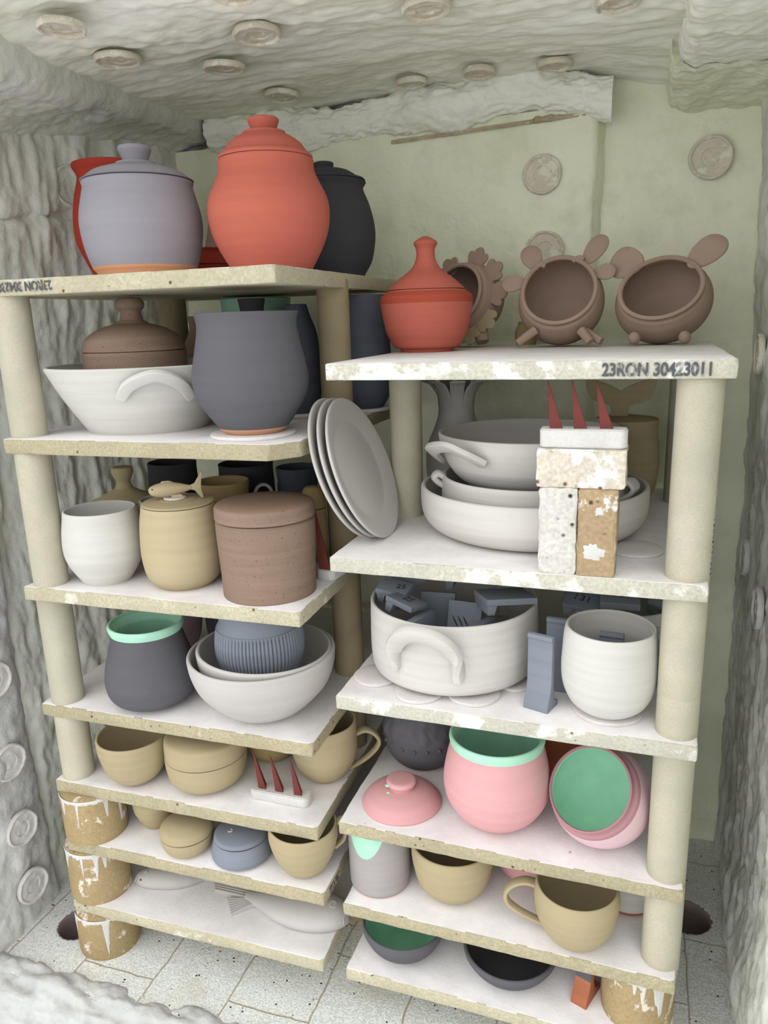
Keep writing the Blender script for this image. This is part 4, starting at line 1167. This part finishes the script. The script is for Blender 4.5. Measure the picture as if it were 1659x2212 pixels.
# whale tail jar
o = pot('lidded_jar', 'ochre jar with whale tail lid in the shadow behind the brick tower', 'jar', -.0256, 1.5420, R1,
        [(.045, 0), (.058, .025), (.064, .070), (.0625, .110), (.0585, .138), (.0590, .150), (.0600, .162)], TAN, .005)
l = lid(o, [(.0535, .1605, 1), (.0550, .1640), (.040, .1670), (.020, .1690)], TAN)
half = [(.017, .166), (.0155, .178), (.0175, .187), (.026, .192), (.040, .194), (.052, .201), (.061, .214), (.065, .230), (.064, .246), (.055, .240), (.044, .236), (.030, .232), (.016, .226), (.006, .220), (.0, .2155)]
out = half + [(-x, z) for x, z in half[::-1][1:]]
link('whale_tail', prism('tail', out, .008, .0018), TAN, l, loc=(-.014, -.004, 0), label='flat whale fluke handle')
# brick tower
def brick(label, x, y, z, sx, sy, sz, mat, seed, rotz=0):
    me = rough_box('brick', sx, sy, sz, 14, .0022, .0022, False, [(Vector((.002, 0, sz - .002)), Vector((-1, -.4, 1))), (Vector((sx, .002, .003)), Vector((.8, -1, -.7)))], seed, 90)
    o = link('fire_brick', me, mat, smooth=40)
    o.location = (x, y, z); o.rotation_euler = (0, 0, rotz)
    return tag(o, label, 'brick', 'fire bricks of the cone tower')
BR1 = grit('white fire brick', (202, 198, 190), (66, 54, 44), .52, (200, 186, 158), .66, scale=180, bump=.9, pscale=16)
BR2 = grit('tan fire brick', (168, 146, 114), (92, 62, 36), .50, (230, 228, 224), .58, scale=180, bump=.9, pscale=15)
BR3 = grit('glazed fire brick', (202, 193, 176), (110, 80, 58), .54, (218, 216, 213), .48, scale=180, bump=.9, pscale=14)
brick('upright white speckled brick, left leg of the brick tower', -.1313, 1.0625, R1, .0527, .062, .1280, BR1, 3, -.01)
tanb = brick('upright tan brick with white splash, right leg of the brick tower', -.0772, 1.0625, R1, .0530, .062, .1280, BR2, 5, -.01)
brick('brick laid flat across the two upright bricks', -.1358, 1.0610, R1 + .1282, .1212, .064, .0545, BR3, 7, 0)
def splash(o, x, z, sx, sz, seed):
    bm = bmesh.new(); n = 48; c0 = bm.verts.new((x, -.0012, z)); R = []
    for f in (.6, 1.0):
        R.append([bm.verts.new((x + sx * f * math.cos(2 * PI * k / n) * (1 + .45 * noise.noise(Vector((math.cos(2 * PI * k / n) * 2.2, math.sin(2 * PI * k / n) * 2.2, seed)))),
                                (-.0014 if f < 1 else .0008), z + sz * f * math.sin(2 * PI * k / n) * (1 + .45 * noise.noise(Vector((math.cos(2 * PI * k / n) * 2.2, math.sin(2 * PI * k / n) * 2.2, seed)))))) for k in range(n)])
    for k in range(n):
        k2 = (k + 1) % n
        bm.faces.new((c0, R[0][k2], R[0][k])); bm.faces.new((R[0][k], R[0][k2], R[1][k2], R[1][k]))
    bmesh.ops.recalc_face_normals(bm, faces=bm.faces[:])
    me = bpy.data.meshes.new('wash_splash'); bm.to_mesh(me); bm.free()
    return link('wash_splash', me, PAD, o, label='white splash of kiln wash')
splash(tanb, .0230, .0360, .0170, .0150, 3)
splash(tanb, .0300, .0960, .0070, .0070, 5)
cone_pack('white cone pad with three red cones on top of the brick tower', -.0745, 1.0860, R1 + .1832, 0, .1190, .036, .0265,
          [(-.0360, .066, .0200, -.0150, 0), (-.0030, .066, .0200, -.0150, 0), (.0325, .066, .0200, -.0180, 0)], 4)
disc('white clay disc half under the largest dish right of the bricks', .0010, 1.2050, R1, .0440, .0050, 'white clay discs', 9)

# ---- third right shelf
o = pot('casserole', 'big pale casserole with a thick arched handle, full of grey tiles', 'casserole', -.2961, 1.2218, R2 + .006,
        [(.112, 0), (.131, .004), (.1425, .0125), (.1455, .0300), (.1465, .0500), (.1460, .090), (.1448, .1270)], WARMW, .006, seg=110)
HC = [(-117.5, .048, .144), (-114.5, .0850, .157), (-104.8, .1170, .171), (-94, .1275, .176), (-83, .1145, .170), (-75.5, .0830, .157), (-73.2, .0420, .144)]
for sp in (0, 180):
    lug(o, HC, (.55, .83), .0135, .0095, WARMW, sp, taper=lambda t: (1 + .25 * (1 - abs(2 * t - 1)), 1))
CD = 'white clay discs under the casserole'
disc('white clay disc at the left shelf corner under the casserole', -.4165, 1.1460, R2, .0405, .006, CD, 11)
disc('white clay disc at the front left edge under the casserole', -.3290, 1.1085, R2, .0405, .006, CD, 12)
disc('white clay disc at the front middle with a dark speck, under the casserole', -.2395, 1.1245, R2, .0425, .006, CD, 13)
disc('white clay disc between the casserole and the grey bracket', -.1800, 1.1790, R2, .0300, .006, CD, 14)
disc('white clay disc under the big white mug', -.0272, 1.1325, R2, .0540, .006, None, 15)
o = pot('mug', 'big white mug with a grey bracket inside, on a clay disc', 'mug', -.0273, 1.1261, R2 + .006,
        [(.0355, 0), (.044, .005), (.0584, .0183), (.069, .0428), (.0723, .071), (.0707, .110), (.0692, .128), (.0672, .138)], WHITE, .005)
lateral(o, (.94, .34), [(.0640, .124), (.0760, .128), (.0880, .112), (.0900, .085), (.0840, .056), (.0740, .036), (.0580, .021)], .0095, .0040, WHITE)
for hh, uu in ((.075, .0885), (.052, .083)):
    strap(o, [(.94 * (uu - .012), .34 * (uu - .012), hh), (.94 * uu, .34 * uu, hh + .002), (.94 * (uu + .008), .34 * (uu + .008), hh - .004)], (-.34, .94, 0), .0085, .0035, WHITE, name='handle_step', ring=8)
BRO = [(0, 0), (0, .010), (.005, .019), (.010, .030), (.013, .045), (.014, .114), (.0105, .118), (.0115, .124), (.017, .1255), (.0225, .123), (.0240, .115), (.0240, .034), (.027, .016), (.032, .010), (.040, .009), (.040, 0)]
def bracket(label, mat_or_loc, rotz=0, wd=.0415, sc=1.0, mats=SLATE, Mx=None, group='grey clay brackets', outline=BRO):
    o = thing('clay_bracket', label, 'clay bracket', mat_or_loc if Mx is None else (0, 0, 0), rotz, group, Mx)
    link('bracket_body', prism('bracket', [(x * sc, z * sc) for x, z in outline], wd, .0012), mats, o, smooth=35)
    return o
bracket('slate grey clay bracket standing at the shelf edge left of the mug', (-.1160, 1.0927, R2), math.radians(72))
bracket('slate grey clay bracket standing behind, touching the left of the mug', (-.0905, 1.1700, R2), math.radians(84), .042, 1.0)
bracket('slate grey clay bracket standing inside the big white mug', (-.0090, 1.1320, R2 + .0140), math.radians(84), .0370, .89)
def tile(label, C, sx, sy, th, rot, txt=None, scratches=0, tsize=.020, txy=(-.015, -.008), trot=0.0, lip=True):
    Mx = Matrix.Translation(C) @ Matrix.Rotation(rot[2], 4, 'Z') @ Matrix.Rotation(rot[1], 4, 'Y') @ Matrix.Rotation(rot[0], 4, 'X')
    o = thing('clay_tile', label, 'clay tile', (0, 0, 0), 0, 'slate grey test tiles', Mx)
    ol = [(-sx / 2, -th / 2), (sx / 2, -th / 2), (sx / 2, th / 2), (-sx / 2, th / 2)]
    b = link('slab', prism('tile', ol, sy, .0012), SLATE, o, loc=(0, -sy / 2, 0), smooth=35)
    if lip:
        link('foot', prism('foot', [(-sx / 2 + .002, -th / 2 - .016), (-sx / 2 + .014, -th / 2 - .016), (-sx / 2 + .018, -th / 2), (-sx / 2 + .002, -th / 2)], sy, .0012), SLATE, o, loc=(0, -sy / 2, 0), smooth=35)
    if txt:
        link('scratched_number', text_mesh(txt, tsize, .0, .0002), INKD, o, loc=(txy[0], txy[1], th / 2 + .0003), rot=(0, 0, trot), smooth=0)
    for k in range(scratches):
        strap(o, [(-.010 + .010 * k, -.006, th / 2), (-.016 + .010 * k, .004, th / 2), (-.022 + .010 * k, .014, th / 2)], (1, 0, 0), .0014, .0006, INKD, name='finger_groove', ring=8, taper=lambda t: .3 + .7 * math.sin(PI * t))
    return o
Z0 = R2 + .006
tile('grey tile numbered 32 on the left of the casserole heap', (-.366, 1.168, Z0 + .131), .058, .044, .010, (-.10, .16, -.42), '32', 0, .022, (-.006, .013), -1.45)
tile('grey tile at the far left of the casserole heap, numbered 25', (-.398, 1.205, Z0 + .139), .058, .040, .012, (.25, .10, -.15), '25', 0, .018, (.004, -.006), .2)
tile('grey tile lying on the right rim of the casserole', (-.203, 1.208, Z0 + .1405), .088, .070, .011, (-.08, .06, .52), None)
tile('grey tile at the back right of the casserole under the shelf above', (-.215, 1.296, Z0 + .142), .070, .050, .010, (.05, .04, .2), None)
tile('grey tile at the back of the casserole, half under the shelf above', (-.292, 1.285, Z0 + .146), .062, .040, .012, (.12, .02, .0), None)
tile('grey tile at the back left of the casserole heap', (-.392, 1.262, Z0 + .143), .060, .042, .010, (.1, .05, .5), None)
tile('upright grey tile with three finger grooves in the casserole', (-.2720, 1.2020, Z0 + .0850), .060, .080, .010, (1.28, 0, -.10), None, 3, lip=False)
tile('dark upright grey tile left of the grooved one in the casserole', (-.3270, 1.2330, Z0 + .0830), .062, .088, .010, (1.42, 0, .05), None, 0, lip=False)
tile('small grey tile standing edge on, left of the dark upright tile', (-.338, 1.155, Z0 + .088), .070, .050, .015, (PI / 2, 0, 1.25), None, 0, lip=False)
tile('small grey tile standing edge on, right of the grooved tile', (-.236, 1.165, Z0 + .082), .070, .050, .015, (PI / 2, 0, 1.15), None, 0, lip=False)
o = pot('basket_pot', 'brown pot with an arched handle behind the casserole', 'pot', -.330, 1.470, R2,
        [(.060, 0), (.070, .030), (.072, .070), (.066, .100)], BROWN2)
lateral(o, (.97, .24), [(-.066, .090), (-.066, .130), (-.045, .165), (.0, .180), (.045, .165), (.066, .130), (.066, .090)], .013, .005, BROWN2, name='arch_handle')
o = pot('bowl', 'white bowl behind the big mug with grey tiles across it', 'bowl', -.020, 1.362, R2,
        [(.050, 0), (.075, .030), (.092, .070), (.100, .104)], WHITE, .006)
tile('grey tile numbered 131 leaning behind the big white mug', (-.080, 1.292, R2 + .118), .062, .046, .010, (.32, .10, -.12), '131', 0, .022, (-.019, -.004), -.1)
tile('thick grey tile numbered 101 behind the middle of the big mug', (-.018, 1.290, R2 + .127), .066, .044, .013, (.20, .0, .02), '101', 0, .022, (-.015, -.002), .0)
tile('grey tile numbered 36 between the mug and the front right post', (.058, 1.335, R2 + .122), .056, .056, .010, (.50, .15, -.1), '36', 0, .026, (-.018, -.006), -.1)

# ---- fourth right shelf
def bark(r, z, a):
    k = max(0, min(1, (z - .068) / .01))
    v = noise.noise(Vector((math.cos(a) * 5.5, math.sin(a) * 5.5, z * 55 + a * 1.5)))
    return r + k * (.0036 * v + .0034 * abs(math.sin(a * 19 + z * 160)) * max(0, noise.noise(Vector((a * 3, z * 40, 2)))))
o = pot('textured_vase', 'charcoal pot with a row of dots and scratched texture', 'pot', -.3850, 1.3200, R3,
        [(.044, 0), (.058, .012), (.0693, .0272), (.0764, .046), (.0805, .0727), (.0803, .087), (.076, .102), (.0671, .1183), (.060, .132), (.061, .140)], [CHAR, TERRA], .005, bands=((-1, .0035, 1),), disp=bark, seg=200)
for k in range(20):
    a = 2 * PI * k / 20 + .05
    link('dot', ellipsoid('dot', .0042, .0042, .0042, 12), CHAR, o, loc=(.0795 * math.cos(a), .0795 * math.sin(a), .0625))
o = thing('jar_lid', 'pink domed lid lying on the shelf with mint specks on its knob', 'lid', (-.3863, 1.1727, R3))
d = link('dome', solid('dome', [(.0722, 0, 1), (.0738, .003), (.0725, .0065), (.062, .0190), (.045, .0285), (.030, .0325), (.015, .034)], seed=4), PINK, o)
k_ = link('knob', solid('knob', [(.0240, .0300), (.0235, .0350), (.0268, .0405), (.0272, .0450), (.0235, .0495), (.009, .0510)], seed=5, seg=48), PINK, o)
for (x, y, z, r) in ((-.0205, -.0185, .0415, .0052), (-.0165, -.0275, .0335, .0036)):
    link('mint_spot', ellipsoid('spot', r, r * .6, r * .55, 16), MINT, o, loc=(x, y, z), label='dab of mint slip')
o = pot('round_pot', 'round pink pot with a mint green rim and inside', 'pot', -.2095, 1.1748, R3,
        [(.036, 0), (.052, .007), (.0733, .0257), (.0877, .0498), (.0927, .0717), (.0932, .0894), (.0906, .1095), (.0858, .132), (.0815, .149), (.0812, .156), (.0832, .164), (.0822, .169)], [PINK, MINT], .006, lining=1, rim=1, bands=((.1545, 1, 1),))
Cc = (-.0320, 1.1680, R3 + .0838)
Mx = basis(Cc, (-.3677, -.6562, .6589))
o = thing('round_pot', 'pale pink pot tipped over with its mint green inside facing out', 'pot', (0, 0, 0), 0, None, Mx)
path, no, zo = ball(.0832, .0705, .0045, .0008)
def slot(i, r, z):
    if i >= no + 1: return 1
    return 2 if z > zo - .016 else 0
link('body', lathe('body', path, 80, slot, None, .004, 8), [PALEPINK, MINT, ROSE], o)
o = pot('vase', 'dark brown vase in the gap between the two pink pots', 'vase', -.1150, 1.3350, R3,
        [(.036, 0), (.046, .04), (.048, .10), (.040, .15), (.034, .18)], TERRA)

# ---- fifth right shelf
o = pot('cylinder_mug', 'grey cylinder mug with a mint patch at its rim', 'mug', -.4290, 1.1590, R4,
        [(.052, 0), (.0555, .0025), (.0572, .010), (.0579, .053), (.058, .097), (.0578, .130)], [GREYC, TERRA], .005, bands=((-1, .003, 1),), wob=0)
vs = []; fs = []
for k in range(41):
    da = -.66 + 1.32 * k / 40; a = -1.75 + da
    lo = .084 + .045 * abs(da / .66) ** 2.2
    for q in range(7):
        z = lo + (.1285 - lo) * q / 6; rr = .0580 + (.0008 if 0 < q < 6 and 0 < k < 40 else .0001)
        vs.append((rr * math.cos(a), rr * math.sin(a), z))
for k in range(40):
    for q in range(6):
        i = k * 7 + q; fs.append((i, i + 7, i + 8, i + 1))
me = bpy.data.meshes.new('mint_patch'); me.from_pydata(vs, [], fs); me.update()
link('mint_patch', me, MINT, o, label='mint slip patch at the rim')
o = pot('mug', 'tall tan bowl shaped cup right of the grey cylinder mug', 'cup', -.2885, 1.1668, R4,
        [(.036, 0), (.0520, .013), (.0662, .035), (.0733, .065), (.0763, .088), (.0752, .1085)], TAN)
o = pot('round_pot', 'pink pot with an orange foot behind the tan mug handle', 'pot', -.1580, 1.2620, R4,
        [(.040, 0), (.0540, .010), (.0640, .021), (.0712, .0415), (.072, .060), (.070, .090), (.062, .120)], [PINK, TERRA], .005, bands=((-1, .0035, 1),))
o = pot('mug', 'tan mug with a long looping handle on its left', 'mug', -.0626, 1.1183, R4,
        [(.0320, 0), (.045, .012), (.0562, .0273), (.0665, .051), (.0705, .079), (.0707, .0913), (.0682, .1096)], TAN, .0045)
lateral(o, (-.998, -.056), [(.0670, .0960), (.0864, .0977), (.1063, .0879), (.1183, .0690), (.1150, .0500), (.0977, .0362), (.0773, .0270), (.0560, .0200)], .0105, .0042, TAN, taper=lambda t: (1 - .3 * t, 1))
o = pot('small_pot', 'off white pot with terracotta foot behind the front right post', 'pot', .0200, 1.2400, R4,
        [(.046, 0), (.0500, .006), (.0525, .030), (.0530, .090)], [WHITE, TERRA], .005, bands=((-1, .0065, 1),))

# ---- lowest right shelf
o = pot('bowl', 'charcoal bowl with dark green inside on the lowest right shelf', 'bowl', -.3814, 1.146, R5,
        [(.037, 0), (.052, .010), (.0661, .0245), (.0764, .0452), (.0782, .056), (.0778, .061)], [CHAR, GREEN], .005, lining=1)
o = pot('bowl', 'wide charcoal bowl with black inside on the lowest right shelf', 'bowl', -.1795, 1.158, R5,
        [(.040, 0), (.058, .0075), (.0709, .0182), (.082, .034), (.0860, .043), (.0858, .049)], [CHAR, BLACK], .006, lining=1)
TB = [(0, 0), (0, .010), (.004, .018), (.012, .030), (.016, .045), (.017, .085), (.030, .085), (.031, .040), (.036, .020), (.050, .012), (.058, .012), (.058, 0)]
o = thing('clay_bracket', 'terracotta bracket with grey top beside the corner prop', 'clay bracket', (-.0390, 1.1029, R5), math.radians(69))
me = prism('bracket', TB, .0290, .0012)
link('bracket_body', me, [TERRA, CHAR], o, smooth=35)
for p in me.polygons:
    if p.center.z > .050: p.material_index = 1
